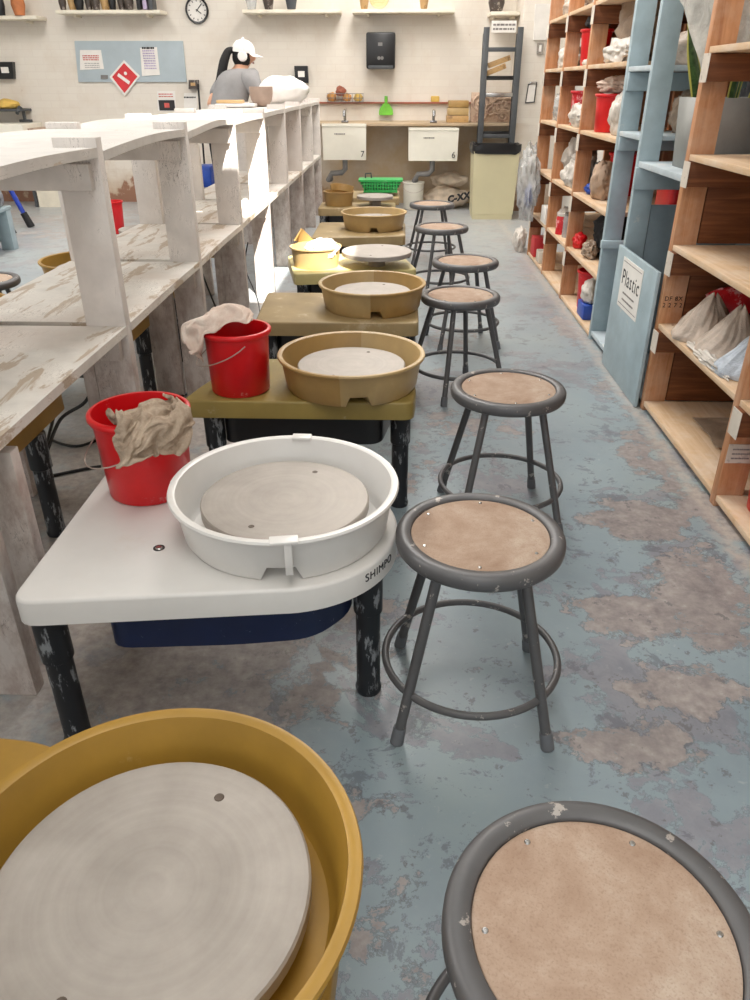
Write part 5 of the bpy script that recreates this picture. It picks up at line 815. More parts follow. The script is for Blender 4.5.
bag('red crumpled bag low in the second lowest far bay', 1.19, 5.19, .35, (.045, .05, .06), 'red', 29, .3)
bag('brown lump beside the black bag in the second lowest far bay', 1.19, 4.88, .35, (.05, .09, .06), 'film_brown', 30, .3)
rbucket('red bucket standing in the lowest far bay behind the blue box', 1.25, 4.92, .028, .085, .105, .235)
bx = MB().box(-.06, .06, -.09, .09, 0, .09, .008).build('storage_box', 'blue_plastic', None, None, (1.195, 4.695, .029)); tag(bx, 'small blue box on the lowest far shelf', 'box')
bag('white bag piled on the small blue box', 1.195, 4.695, .120, (.065, .10, .085), 'film_white', 31, .25)
# bay two
rbucket('red bucket with grey lid bag on the upper far shelf', 1.27, 5.78, 1.40, .085, .105, .21)
bag('grey bag resting on the upper red bucket', 1.27, 5.78, 1.613, (.085, .09, .045), 'dkgrey', 32, .25)
bag('small white cup-like scrap beside the upper red bucket', 1.18, 5.56, 1.40, (.03, .04, .022), 'film_white', 33, .15, name='plastic_scrap', cat='scrap')
rbucket('clay-smeared red bucket on the far shelf at eye height', 1.26, 5.80, 1.05, .095, .11, .21, 'red_dusty')
bag('white cloth bag before the clay-smeared red bucket', 1.185, 5.60, 1.05, (.06, .22, .085), 'film_white', 34, .25)
bag('grey-brown clay bag in the middle far bay', 1.27, 5.80, .69, (.12, .20, .18), 'film_grey', 35, .3)
bag('crumpled white bag spilling off the middle far shelf', 1.175, 5.55, .69, (.065, .18, .09), 'film_white', 36, .4)
bag('white wrapped bundle beside the jars', 1.24, 5.95, .35, (.07, .08, .09), 'film_white', 37, .2)
def jar(label, x, y, z, r, h, m, lidm):
    t = thing('jar', label, 'jar', (x, y, z+.001), 0, 'jars in the far shelving')
    MB().lathe([(0, 0), (r, 0), (r, h*.8), (r*.8, h*.9), (r*.8, h*.92), (0, h*.92)], 20).build('jar_body', m, t)
    MB().lathe([(r*.86, h*.88), (r*.86, h), (0, h)], 20).build('lid', lidm, t)
jar('pink jar in front of the wrapped white bundle', 1.17, 5.72, .35, .04, .14, 'red_dusty', 'film_white')
jar('clear jar stacked beside the pink jar', 1.20, 5.60, .35, .045, .16, 'glass', 'steel')
jar('clear jar behind the pink jar', 1.28, 5.75, .35, .045, .20, 'glass', 'film_white')
# bay three
bag('pink clay bag on the top far shelf', 1.25, 6.42, 1.72, (.09, .22, .09), 'film_pink', 40, .3)
bag('white bag slumped on the upper end bay of the far shelving', 1.24, 6.42, 1.40, (.09, .22, .09), 'film_white', 41, .3)
bag('grey white bag standing at the back of the upper end bay', 1.42, 6.45, 1.40, (.09, .14, .17), 'film_grey', 42, .2)
bag('translucent bag with dark scraps in the eye-level end bay', 1.24, 6.42, 1.05, (.09, .22, .13), 'film_clear', 43, .35)
bag('white bag in the middle end bay behind the hanging film', 1.30, 6.42, .69, (.11, .22, .16), 'film_white', 46, .35)
bag('large crumpled clear bag bulging out over the end bay', 1.03, 6.50, .33, (.08, .25, .30), 'film_clear', 44, .35, 2.6, .45, .9)
bag('blue plastic inside the large clear bag', 1.05, 6.56, .42, (.035, .09, .10), 'blue_plastic', 45, .2, name='plastic_scrap', cat='scrap')
tag(MB().box(-.05, .05, -.09, .09, 0, .15, .004).build('carton', 'red_flat', None, None, (1.18, 6.62, .029)), 'red carton at the foot of the end bay', 'carton')
tag(MB().box(-.05, .05, -.07, .07, 0, .09, .004).build('carton', 'cleat', None, None, (1.18, 6.34, .029)), 'small cream carton in front of the red carton', 'carton')
tag(MB().box(-.06, .06, -.10, .10, 0, .12, .004).build('carton', 'paper', None, None, (1.18, 6.22, .351)), 'white carton on the shelf above the lowest end bay', 'carton')
bag('white bag lying on the floor at the end of the shelving', 1.07, 6.98, 0, (.06, .12, .12), 'film_white', 47, .35)
# blue bay contents
def tub(label, x, y, z, a, b_, h, m):
    t = thing('storage_tub', label, 'tub', (x, y, z+.001))
    MB().prism(rounded([(-a, -b_), (a, -b_), (a, b_), (-a, b_)], .03), 0, h).build('tub_body', m, t)
    MB().prism(rounded([(-a-.012, -b_-.012), (a+.012, -b_-.012), (a+.012, b_+.012), (-a-.012, b_+.012)], .03), h, h+.02).build('lid', m, t)
tub('red tub half hidden behind the blue-grey panel', 1.50, 4.10, .50, .17, .13, .38, 'red')
bag('brown clay bag in the narrow blue bay', 1.42, 4.12, 1.09, (.12, .11, .12), 'film_brown', 50, .25)
bag('pale bag on the top shelf of the narrow blue bay', 1.36, 4.12, 1.375, (.12, .11, .09), 'film_pink', 51, .25)
bag('black bag in the upper gap behind the planter', 1.58, 3.80, .984, (.09, .10, .22), 'black_soft', 52, .2)
bag('black bag at the bottom of the narrow blue bay', 1.42, 4.12, .05, (.14, .12, .2), 'black_soft', 53, .2)

# floor scrap
pp = gZ(517, 241, .001)
o = MB().box(-.025, .025, -.13, .13, 0, .001).build('paper_scrap', 'paper', None, None, pp); o.rotation_euler.z = .1; tag(o, 'white paper strip lying on the far aisle floor', 'paper')

# ------------------------------------------------------------------ back wall furniture
def wall_shelf(label, x0, x1, z, d=.28, m='shelf_cream'):
    t = thing('wall_shelf', label, 'wall shelf', ((x0+x1)/2, WY-.002, z)); w = (x1-x0)/2
    MB().box(-w, w, -d, 0, -.035, 0, .004).build('shelf_board', m, t)
    for k in (-.7, .7): MB().box(w*k-.012, w*k+.012, -d*.7, 0, -.06, -.036).build('bracket', m, t)
ZL = gY(200, 9.5, 9.72).z
wall_shelf('cream wall shelf with a row of dark pots, above the notice board', gY(55,10,9.72).x, gY(160,10,9.72).x, ZL)
wall_shelf('cream wall shelf between the clock and the towel dispenser', gY(242,10,9.72).x, gY(340,10,9.72).x, ZL)
wall_shelf('cream wall shelf above the black towel dispenser', gY(352,10,9.72).x, gY(455,10,9.72).x, ZL)
wall_shelf('cream wall shelf at the far left holding an orange pot', -5.2, gY(36,15,9.72).x, gY(20,15.5,9.72).z)
wall_shelf('cream corner shelf above the ladder rack', gY(488,12,9.5).x+.04, 1.26, 1.98, .40)
def pot(label, x, y, z, r, h, m, group=None, neck=.7, name='pot', cat='pot'):
    o = MB().lathe([(0, 0), (r*.7, 0), (r, h*.45), (r*.85, h*.8), (r*neck, h*.92), (r*(neck+.08), h), (r*(neck-.02), h), (r*(neck-.1), h*.9), (0, h*.85)], 24).build(name, m, None, None, (x, y, z+.001)); return tag(o, label, cat, group)
PG = 'pots on the left wall shelf'
lbs = ['dark speckled pot at the left end of the long wall shelf', 'tan pot, second from left on the long wall shelf', 'black pot, third from left on the long wall shelf', 'tall dark pot, fourth from left on the long wall shelf', 'dark pot in the middle of the row on the long wall shelf', 'tan pot right of the middle on the long wall shelf', 'black pot, third from right in the row of pots', 'tall dark pot, second from right in the row of pots', 'dark pot beside the books on the long wall shelf']
for i, lb in enumerate(lbs):
    u = 62+i*8.3
    pot(lb, gY(u,5,9.72).x, 9.74+.04*(i % 2), ZL, .042+.006*(i % 3), .16+.05*(i % 2), ['glaze_dark', 'glaze_tan', 'black', 'glaze_dark'][i % 4], PG)
for i, (u, m) in enumerate(((139, 'black'), (145, 'ink_lilac'), (151, 'dkgrey'))):
    o = MB().box(-.022, .022, -.08, .08, 0, .22, .003).build('book', m, None, None, (gY(u,5,9.72).x, 9.78, ZL+.001))
    tag(o, ['black book standing on the wall shelf', 'lilac book standing between two dark ones', 'dark grey book at the right end of the wall shelf'][i], 'book')
pot('clear glass jar on the shelf right of the clock', gY(251,5,9.72).x, 9.75, ZL, .065, .2, 'glass', None, .8, 'jar', 'jar')
pot('dark jar beside the glass jar on the shelf right of the clock', gY(268,5,9.72).x, 9.75, ZL, .06, .18, 'glaze_dark')
pot('grey pot, rightmost on the shelf right of the clock', gY(291,5,9.72).x, 9.75, ZL, .065, .22, 'dkgrey')
pot('tan pot at the left of the shelf above the dispenser', gY(364,5,9.72).x, 9.78, ZL, .05, .18, 'glaze_tan')
def plate(label, x, y, z, r, m):
    o = MB().lathe([(0, 0), (r*.6, 0), (r, .03), (r, .036), (r*.6, .01), (0, .01)], 32).build('plate', m, None, None, (x, y, z+r*.97)); o.rotation_euler = (math.radians(80), 0, 0); return tag(o, label, 'plate')
plate('round wooden-looking plate standing on the shelf above the dispenser', gY(379,5,9.72).x, 9.80, ZL, .11, 'lightwood')
pot('pot of yellowish sticks on the shelf above the dispenser', gY(424,5,9.72).x, 9.75, ZL, .05, .2, 'glaze_tan')
pot('orange terracotta pot on the far left wall shelf', gY(18,9,9.72).x, 9.74, gY(20,15.5,9.72).z, .075, .22, 'terracotta')
pot('black pot cut off by the left photo edge', gY(0,9,9.72).x, 9.74, gY(20,15.5,9.72).z, .05, .2, 'black')
pot('dark pot on the corner shelf above the ladder rack', gY(498,4,9.6).x, 9.75, 1.98, .09, .2, 'glaze_dark')
# clock
def clock():
    c_ = gY(196.5, 10, 9.96); t = thing('wall_clock', 'round black-rimmed clock high on the white brick wall', 'clock', (c_.x, WY-.001, c_.z))
    RX = Matrix.Rotation(PI/2, 4, 'X')
    MB().lathe([(.128, 0), (.132, .02), (.126, .034), (.110, .03), (.110, .018)], 48, Mx=RX).build('clock_rim', 'black', t)
    f = MB().lathe([(0, .012), (.112, .012)], 48, Mx=RX).build('clock_face', 'paper', t)
    for k in range(12):
        a = k*PI/6; MB().box(-.004, .004, .082, .1, .0125, .014, Mx=RX @ Matrix.Rotation(a, 4, 'Z')).build('hour_mark', 'ink', f)
    for nm, L, a in (('hour_hand', .055, -2.2), ('minute_hand', .085, -.75)):
        MB().box(-.0045, .0045, -.015, L, .015, .018, Mx=RX @ Matrix.Rotation(a, 4, 'Z')).build(nm, 'ink', t)
clock()
def flat(name, label, cat, corners, Y, m, th=.012, lines=None):
    # corners in photo order TL TR BR BL on the wall plane
    P = [gY(u, v, Y) for u, v in corners]; cx = sum(p.x for p in P)/4; cz = sum(p.z for p in P)/4
    t = thing(name, label, cat, (cx, Y+.001, cz))
    mb = MB(); b = mb.bm
    f = [b.verts.new((p.x-cx, -th, p.z-cz)) for p in P]; k = [b.verts.new((p.x-cx, 0, p.z-cz)) for p in P]
    b.faces.new(f); b.faces.new(k[::-1])
    for i in range(4): b.faces.new((f[i], f[(i+1) % 4], k[(i+1) % 4], k[i]))
    bmesh.ops.recalc_face_normals(b, faces=b.faces)
    o = mb.build('panel' if name != 'paper_notice' else 'sheet', m, t)
    return t, o
nb_, _ = flat('notice_board', 'pale blue-grey notice board on the white brick wall', 'notice board', [(75,41), (183,41), (187,82), (79,82)], WY-.001, 'board', .02)
t1, s1 = flat('paper_notice', 'white notice with red print pinned left on the blue board', 'notice', [(80,50), (101,50), (104,69), (80,70)], WY-.024, 'paper', .003)
scribbles(MB(), BACK(0, -.004, .02), .19, .06, 3, 1, .5).build('red_print', 'ink_red', s1)
scribbles(MB(), BACK(0, -.004, -.055), .17, .06, 3, 2, .3).build('small_print', 'ink_pale', s1)
t2, s2 = flat('paper_notice', 'tall lilac notice pinned right of the red diamond', 'notice', [(140,48), (157,47), (160,75), (142,76)], WY-.024, 'paper', .003)
scribbles(MB(), BACK(0, -.004, .02), .14, .20, 8, 3, .55).build('lilac_print', 'ink_lilac', s2)
scribbles(MB(), BACK(0, -.004, .135), .14, .03, 1, 9, .7).build('heading', 'ink', s2)
t3, s3 = flat('warning_sign', 'red diamond sign hung on the lower edge of the blue board', 'sign', [(109.5,77), (124,60), (140,76), (124.5,96)], WY-.026, 'paper', .004)
P4 = [gY(u, v, WY-.03) for u, v in [(112,77), (124,63), (137.5,76.5), (124.5,93)]]
mb = MB(); mb.bm.faces.new([mb.bm.verts.new((p.x-t3.location.x, -.0055, p.z-t3.location.z)) for p in P4]); 
rd = mb.build('red_field', 'red_flat', t3)
MB().box(-.075, .075, -.018, .018, 0, .0015, Mx=BACK(-.01, -.0065, -.015) @ Matrix.Rotation(-.62, 4, 'Z')).build('white_bar', 'paper', rd)
MB().lathe([(0, .0015), (.018, .0015), (.018, 0)], 12, Mx=BACK(.02, -.0065, .04)).build('white_mark', 'paper', rd)
t4, s4 = flat('paper_notice', 'white poster with dark red picture below the blue board', 'notice', [(157,91), (175,91), (176,111), (158,111)], WY-.001, 'paper', .004)
MB().box(-.095, .095, -.10, .01, .004, .006, Mx=BACK(0, 0, 0)).build('dark_picture', 'ink', s4)
MB().box(-.03, .03, -.07, -.02, .006, .0075, Mx=BACK(0, 0, 0)).build('red_figure', 'ink_red', s4)
scribbles(MB(), BACK(0, -.005, .06), .17, .05, 2, 6, .4).build('red_print', 'ink_red', s4)
t5, s5 = flat('paper_notice', 'faint white notice between the poster and the woman', 'notice', [(184,93), (197,93), (197,113), (184,113)], WY-.001, 'paper', .003)
scribbles(MB(), BACK(0, -.004, .06), .14, .03, 1, 7, .5).build('heading', 'ink', s5)
tg, sg_ = flat('pebble_magnet', 'small grey oval stone at the lower left of the blue board', 'magnet', [(101,75), (108,75), (108,79), (101,79)], WY-.022, 'pipe', .01)
def wallbox(label, corners, m, lit='steel', cat='wall device', name='wall_device'):
    t, o = flat(name, label, cat, corners, WY-.001, m, .07)
    P = [gY(u, v, WY) for u, v in corners]; w = abs(P[1].x-P[0].x); h = abs(P[0].z-P[3].z)
    MB().box(-w*.25, w*.25, -h*.15, h*.2, .07, .074, Mx=BACK(0, 0, 0)).build('face_plate', lit, t)
wallbox('black box with a white label at the far left wall', [(0,62), (15,62), (16,79), (0,79)], 'black', 'paper')
wallbox('black box with white label right of the woman', [(295,66), (308,66), (309,83), (296,83)], 'black', 'paper')
wallbox('small brown box at the top of a black post', [(190,80), (199,80), (199,89), (190,89)], 'glaze_dark', 'glaze_tan')
a_ = gY(198, 84, 9.9); b_ = gY(198.5, 114, 9.9)
tag(MB().tube([(a_.x, 9.9, a_.z), (b_.x, 9.9, 0.0)], .012, 8).build('post', 'black', None), 'thin black post standing left of the woman', 'post')
# towel dispenser
def dispenser():
    a = gY(366, 32, 9.78); b = gY(395, 69, 9.78); cx = (a.x+b.x)/2; w = (b.x-a.x)/2
    t = thing('towel_dispenser', 'black paper towel dispenser on the white brick wall above the sinks', 'dispenser', (cx, WY-.001, b.z)); h = a.z-b.z
    MB().box(-w, w, -.22, 0, 0, h, .02).build('cover', 'black', t)
    MB().box(-w*.85, w*.85, -.226, -.2, .0, .035, .006).build('towel_slot', 'dkgrey', t)
    MB().box(-w*.18, w*.12, -.2235, -.2195, h*.63, h*.72).build('window', 'pipe', t)
    for k in (-.12, .1): MB().lathe([(0, .004), (.018, .004), (.018, 0)], 14, Mx=BACK(w*k, -.2195, h*.3)).build('button', 'pipe', t)
dispenser()
# counter with sinks
XL, XR = -1.02, .93
tag(MB().box(XL, XR, 9.42, WY-.002, .885, .915, .004).build('counter_ledge', 'counter', None), 'narrow grimy wooden counter ledge along the back wall behind both sinks', 'counter')
tag(MB().box(XL, XR, 9.955, WY-.002, 1.098, 1.115, .002).build('wall_rail', 'brick_red', None), 'thin wooden wall rail above the sinks', 'rail')
def sink(label, x0, x1, z0, z1, num):
    cx = (x0+x1)/2; w = (x1-x0)/2; t = thing('sink', label, 'sink', (cx, 9.42, 0))
    mb = MB(); b = mb.bm
    def ring(wx, y0, y1, z): return [b.verts.new(p) for p in ((-wx, y0, z), (wx, y0, z), (wx, y1, z), (-wx, y1, z))]
    y0, y1 = -.12, -.002
    r = [ring(w*.985, y0+.01, y1, z0), ring(w, y0, y1, z1-.03), ring(w*1.005, y0-.008, y1, z1-.025), ring(w*1.005, y0-.008, y1, z1), ring(w*.93, y0+.025, y1-.01, z1), ring(w*.9, y0+.03, y1-.015, z1-.18)]
    for A, B in zip(r, r[1:]):
        for i in range(4): b.faces.new((A[i], A[(i+1) % 4], B[(i+1) % 4], B[i]))
    b.faces.new(r[0][::-1]); b.faces.new(r[-1]); bmesh.ops.recalc_face_normals(b, faces=b.faces)
    mb.build('basin', 'enamel', t, ang=25)
    text('painted_number', num, .09, 'ink', t, BACK(w*.83, y0-.004, z0+.06), .001, bold=0)
    scribbles(MB(), BACK(-.05, y0-.002, z1-.10), .12, .02, 1, 8, .6).build('stencil', 'ink_pale', t)
    tp = MB().tube([(.0, .06, .915), (.0, .06, 1.0), (0, .03, 1.04), (0, -.04, 1.03), (0, -.05, .985)], .016, 10).build('tap', 'chrome', t)
    MB().box(-.04, .04, .035, .085, .9155, .94, .006).build('tap_base', 'chrome', tp)
    MB().tube([(.0, -.05, z0), (.0, -.05, z0-.10), (-.04, -.04, z0-.14), (-.16, .0, z0-.15), (-.20, .0, z0-.22), (-.18, .1, z0-.22)], .03, 12).build('drain_pipe', 'pipe', t)
p0 = gY(323, 160, 9.3); p1 = gY(366, 124, 9.3)
sink('left-hand white enamel sink, marked 7, beside the shelf end', p0.x, p1.x, p0.z, p1.z, '7')
p0 = gY(408, 161, 9.3); p1 = gY(459, 128, 9.3)
sink('right-hand white enamel sink, marked 6, in front of the clay sacks', p0.x, p1.x, p0.z, p1.z, '6')
# wire basket of sponges
def wire_basket():
    a = gY(327, 94, 9.85); b = gY(363, 106, 9.85); cx = (a.x+b.x)/2; w = (b.x-a.x)/2
    t = thing('wire_basket', 'wire basket hanging on the wall above sink number 7', 'basket', (cx, WY-.001, 1.117))
    mb = MB()
    for z in (.0, .04, .085): mb.tube([(-w, -.005, z), (-w, -.13, z), (w, -.13, z), (w, -.005, z)], .004, 6)
    for k in range(11): mb.tube([(-w+2*w*k/10, -.13, .085), (-w+2*w*k/10, -.13, 0), (-w+2*w*k/10, -.005, 0)], .0028, 6)
    mb.build('wire_frame', 'pipe', t)
    for i, (u, z, r, m, lb) in enumerate([(332, .02, .055, 'sponge', 'orange sponge at the left of the wire basket'), (341, .075, .06, 'brick_red', 'reddish-brown lump on top of the sponges in the basket'), (347, .02, .05, 'sponge', 'orange sponge in the middle of the wire basket'), (358, .02, .05, 'yellow', 'paler sponge at the right of the wire basket')]):
        bag(lb, gY(u,97,9.92).x, 9.925, 1.122+z-.02, (r, .05, r*.95), m, 60+i, .25, 1.5, .1, .8, 'sponge', 'sponges in the wire basket', 'sponge')
wire_basket()
def dustpan():
    a = gY(386, 108, 9.95); t = thing('dustpan', 'lime green hand dustpan hung on the wall between the sinks', 'dustpan', (a.x, WY-.035, a.z-.075))
    mb = MB(); mb.prism(rounded([(-.085, 0), (.085, 0), (.08, .06), (.03, .125), (-.03, .125), (-.08, .06)], .02), 0, .03, Mx=BACK(0, 0, 0)); mb.build('scoop', 'green_y', t)
    MB().box(-.018, .018, .12, .20, .006, .024, .006, Mx=BACK(0, 0, 0)).build('handle', 'green_y', t)
dustpan()
tag(MB().box(-.05, .05, -.02, .02, 0, .06, .008).build('sponge', 'yellow', None, None, (gY(435,103,9.95).x, 9.977, 1.117)), 'yellow sponge on the wall rail above sink number 6', 'sponge')
for i, (u0, u1, v0, v1, m) in enumerate([(446, 468, 121, 113, 'glaze_tan'), (447, 468, 113, 107, 'tan'), (448, 468, 107, 102, 'tan_dark')]):
    a = gY(u0, v0, 9.7); b = gY(u1, v1, 9.7)
    z0_ = .916+i*.075
    tag(MB().box(-(b.x-a.x)/2, (b.x-a.x)/2, -.10, .10, 0, .072, .006).build('tray', m, None, None, ((a.x+b.x)/2, 9.66, z0_)), ['bottom tan tray of the stack on the counter by the ladder rack', 'middle tan tray of the stack on the counter', 'top tan tray of the stack on the counter'][i], 'tray', 'trays stacked on the counter')
# clay relief panel
def relief():
    a = gY(470, 122, 9.62); b = gY(517, 92, 9.62); cx = (a.x+b.x)/2; w = (b.x-a.x)/2; h = b.z-a.z
    t = thing('clay_relief', 'carved terracotta relief slab with scrolls behind the ladder rack', 'relief', (cx, 9.62, .917))
    MB().box(-w, w, 0, .05, 0, h, .005).build('slab', 'stone', t)
    mb = MB()
    for (x, z, r) in ((-.6, .62, .10), (-.1, .42, .08), (.25, .5, .10), (.62, .55, .09), (-.45, .25, .07), (.45, .22, .07)):
        pts = [(x*w+r*(1-k/26)*math.cos(k*.5), -.006, z*h+r*(1-k/26)*math.sin(k*.5)) for k in range(24)]
        mb.tube(pts, .013, 8)
    mb.build('carved_scrolls', 'stone', t)
relief()
tag(MB().box(.93, 1.268, 9.42, WY-.002, .885, .915, .003).build('counter_ledge', 'counter', None), 'short counter piece behind the ladder rack carrying the relief slab', 'counter')
# ladder rack
def rack():
    a = gY(487, 27, 9.22); b = gY(521, 27, 9.22)
    x0, x1 = a.x, b.x; cx = (x0+x1)/2; w = (x1-x0)/2; zt = a.z
    t = thing('storage_rack', 'tall dark grey metal rack behind the beige bin', 'rack', (cx, 9.3, 0))
    for x in (-w, w):
        MB().box(x-.03, x+.03, -.09, -.05, 0, zt, .003).build('post', 'dkgrey', t)
        MB().box(x-.02, x+.02, .08, .115, 0, zt-.05, .003).build('post', 'black', t)
    for z, m in ((zt-.20, 'dkgrey'), (zt-.62, 'steel'), (zt-1.02, 'dkgrey')):
        MB().box(-w+.031, w-.031, -.085, -.055, z-.02, z+.02, .003).build('rung', m, t)
    for z in (zt-.46, zt-1.0):
        MB().box(-w+.021, w-.021, .085, .11, z-.02, z+.02, .003).build('rung', 'black', t)
    MB().box(-w+.031, w-.031, -.05, .079, zt-.475, zt-.46, .002).build('rack_shelf', 'black', t)
    s_ = MB().box(-w*.75, w*.72, -.098, -.092, zt-.05, zt+.055).build('sign', 'paper', t, 'white paper sign at the top')
    scribbles(MB(), BACK(0, -.0985, zt+.0), w*1.3, .075, 2, 11, .45).build('sign_lettering', 'ink_pale', s_)
    return cx, zt
rcx, rzt = rack()
for i, (dx, dz, an) in enumerate([(-.04, .012, .35), (-.0, .09, .32)]):
    o = MB().box(-.13, .11, -.05, .05, 0, .05, .004).build('wooden_tray', 'glaze_tan', None, None, (rcx+dx, 9.315, rzt-.42+dz)); o.rotation_euler = (0, -an, 0)
    tag(o, ['tilted tan tray on the shelf of the dark rack', 'upper tilted tan tray on the shelf of the dark rack'][i], 'tray', 'trays in the dark rack')
# bin
def bin_():
    t = thing('waste_bin', 'tall beige rectangular waste bin with a black liner', 'bin', (1.018, 8.90, 0))
    mb = MB(); b = mb.bm
    def ring(wx, wy, z): return [b.verts.new(p) for p in ((-wx, -wy, z), (wx, -wy, z), (wx, wy, z), (-wx, wy, z))]
    r = [ring(.215, .17, 0), ring(.217, .172, .05), ring(.222, .176, .052), ring(.24, .2, .70), ring(.225, .185, .70), ring(.2, .16, .1)]
    for A, B in zip(r, r[1:]):
        for i in range(4): b.faces.new((A[i], A[(i+1) % 4], B[(i+1) % 4], B[i]))
    b.faces.new(r[0][::-1]); bmesh.ops.recalc_face_normals(b, faces=b.faces)
    mb.build('bin_body', 'beige_bin', t, ang=20)
    def lin_(a, bb):
        an = 2*PI*a; k = [(.22, .18, .60), (.235, .195, .735), (.262, .222, .74), (.264, .223, .69), (.255, .215, .655)]
        f = bb*4; i = min(int(f), 3); q = f-i
        wx = k[i][0]*(1-q)+k[i+1][0]*q; wy = k[i][1]*(1-q)+k[i+1][1]*q; z = k[i][2]*(1-q)+k[i+1][2]*q
        ca, sa = math.cos(an), math.sin(an); e = .28
        x = wx*math.copysign(abs(ca)**e, ca); y = wy*math.copysign(abs(sa)**e, sa)
        n = mnoise.noise(Vector((ca*3, sa*3, bb*3)))
        return Vector((x*(1+.015*n), y*(1+.015*n), z+.02*n))
    MB().grid(lin_, 80, 12).build('bin_liner', 'black', t, 'black plastic liner', ang=60)
bin_()
# sacks
def sack(label, x, y, z, a, b_, c_, seed, rz, txt=None):
    t = thing('clay_sack', label, 'sack', (x, y, z), rz, 'paper sacks under the sinks')
    o = MB().blob((0,0,c_*.8), (a, b_, c_), seed, .22, 1.6, 4, .8, .2).build('sack_body', 'sack', t, None, None, 70)
    zmin = min(v.co.z for v in o.data.vertices)
    for v in o.data.vertices: v.co.z -= zmin
    if txt:
        text('painted_mark', txt, .10, 'ink', t, frame_mx((.13, -b_*1.02, c_*.95), (1, .1, .18), (0, .12, 1)), .004, bold=.006)
sack('lower clay sack with a black scrawled mark on the floor by the bin', .56, 9.62, .0, .27, .17, .14, 71, .05, 'C-XX')
sack('upper crumpled sack lying on top of the marked clay sack', .60, 9.66, .235, .22, .14, .085, 72, -.1)
# pier fittings
wp = gY(531, 92, 9.34)
t6, o6 = flat('clipboard', 'white clipboard hanging on the white pier by the far shelving', 'clipboard', [(528,84), (537,82), (534.5,102.5), (525,103.5)], 9.347, 'black', .012)
P6 = [gY(u, v, 9.33) for u, v in [(528.9,85.2), (536,83.6), (533.8,101.5), (526.2,102.3)]]
mb = MB(); mb.bm.faces.new([mb.bm.verts.new((p.x-t6.location.x, -.0135, p.z-t6.location.z)) for p in P6]); mb.build('paper_sheet', 'paper', t6)
q = gY(533, 83, 9.33)
MB().box(q.x-t6.location.x-.035, q.x-t6.location.x+.035, -.024, -.0135, q.z-t6.location.z-.012, q.z-t6.location.z+.012, .003).build('clip', 'steel', t6)
t7, o7 = flat('wall_switch', 'small grey switch box above the clipboard', 'switch', [(537,43), (543,43), (542.5,54), (536.5,54)], 9.347, 'steel', .03)
MB().box(-.012, .012, -.03, .03, .03, .038, Mx=BACK(0, 0, 0)).build('toggle', 'paper', t7)
flat('wall_panel', 'white electrical panel box high on the pier', 'panel', [(535,4), (550,4), (549,40), (533,40)], 9.347, 'paper', .03)

# ------------------------------------------------------------------ left rear corner
def laundry_sink():
    a = gY(14, 135, 9.45); t = thing('sink', 'white ledge sink at the far left of the back wall', 'sink', (a.x-.30, WY-.3, 0))
    zt = gY(14, 124, 9.45).z
    MB().box(-.42, .42, -.25, .295, zt-.30, zt, .012).build('basin', 'enamel', t)
    tp = MB().tube([(.26, .2, zt), (.26, .2, zt+.13), (.26, .12, zt+.16), (.26, .03, zt+.10)], .02, 10).build('tap', 'dkgrey', t)
    MB().box(.2, .34, .17, .23, zt+.001, zt+.03, .005).build('tap_base', 'dkgrey', tp)
    for x in (-.38, .38): MB().box(x-.025, x+.025, -.2, -.15, 0, zt-.30).build('leg', 'dkgrey', t)
    return zt
zls = laundry_sink()
pa = gY(38, 130, 9.6)
tb = thing('plank_stack', 'short stack of dusty wooden planks right of the far left sink', 'planks', (pa.x+.03, 9.7, 0))
MB().box(-.16, .17, -.2, .25, 0, pa.z-.06).build('stand', 'shelf_cream', tb)
MB().box(-.15, .16, -.22, .25, pa.z-.059, pa.z-.02, .004).build('plank', 'lightwood', tb)
MB().box(-.11, .15, -.20, .22, pa.z-.019, pa.z+.02, .004).build('plank', 'stone', tb)
py = gY(8, 104, 9.8)
bag('yellow sponge-like loaf on a small ledge at the far left', py.x-.05, 9.85, py.z-.05, (.16, .10, .06), 'yellow', 80, .15, 1.5, .1, .7, 'sponge', None, 'sponge')
tag(MB().box(py.x-.35, py.x+.18, 9.74, WY-.002, py.z-.075, py.z-.05, .003).build('wall_ledge', 'dkgrey', None), 'small dark ledge carrying the yellow loaf', 'ledge')
def blue_bench():
    t = thing('bench', 'pale blue wooden bench at the far left beyond the shelf', 'bench', (-3.83, 6.68, 0))
    MB().box(-.5, .40, -.28, .28, .33, .36, .004).build('bench_top', 'blue', t)
    for x in (-.44, .34):
        for y in (-.22, .22): MB().box(x-.055, x+.055, y-.045, y+.045, 0, .329, .004).build('leg', 'blue', t)
    MB().box(-.384, .284, -.25, -.23, .06, .328).build('side_panel', 'blue', t)
    MB().box(-.384, .284, .23, .25, .06, .328).build('side_panel', 'blue', t)
blue_bench()
tag(MB().box(-.30, .30, -.24, .24, 0, .15, .05).build('cushion', 'grey_weave', None, None, (-3.74, 6.68, .361)), 'grey patterned cushion lying on the pale blue bench', 'cushion')
def folding_chair():
    t = thing('folding_chair', 'royal blue folding chair with black feet behind the pale blue bench', 'chair', (-3.95, 7.75, 0))
    for y in (-.1, .32):
        l = MB().tube([(-.25, y, 1.05), (.10, y, .10)], .024, 10).build('leg', 'royal', t)
        MB().tube([(.085, y, .14), (.14, y, .0)], [.034, .038], 10).build('foot_cap', 'rubber_black', l)
        l = MB().tube([(.0, y, .72), (-.34, y, .10)], .024, 10).build('leg', 'royal', t)
        MB().tube([(-.32, y, .14), (-.37, y, .0)], [.034, .038], 10).build('foot_cap', 'rubber_black', l)
    MB().box(-.40, -.02, -.08, .30, .60, .65, .02).build('seat', 'grey_weave', t)
    MB().box(-.25, -.215, -.08, .30, .78, 1.05, .01).build('backrest', 'royal', t)
folding_chair()
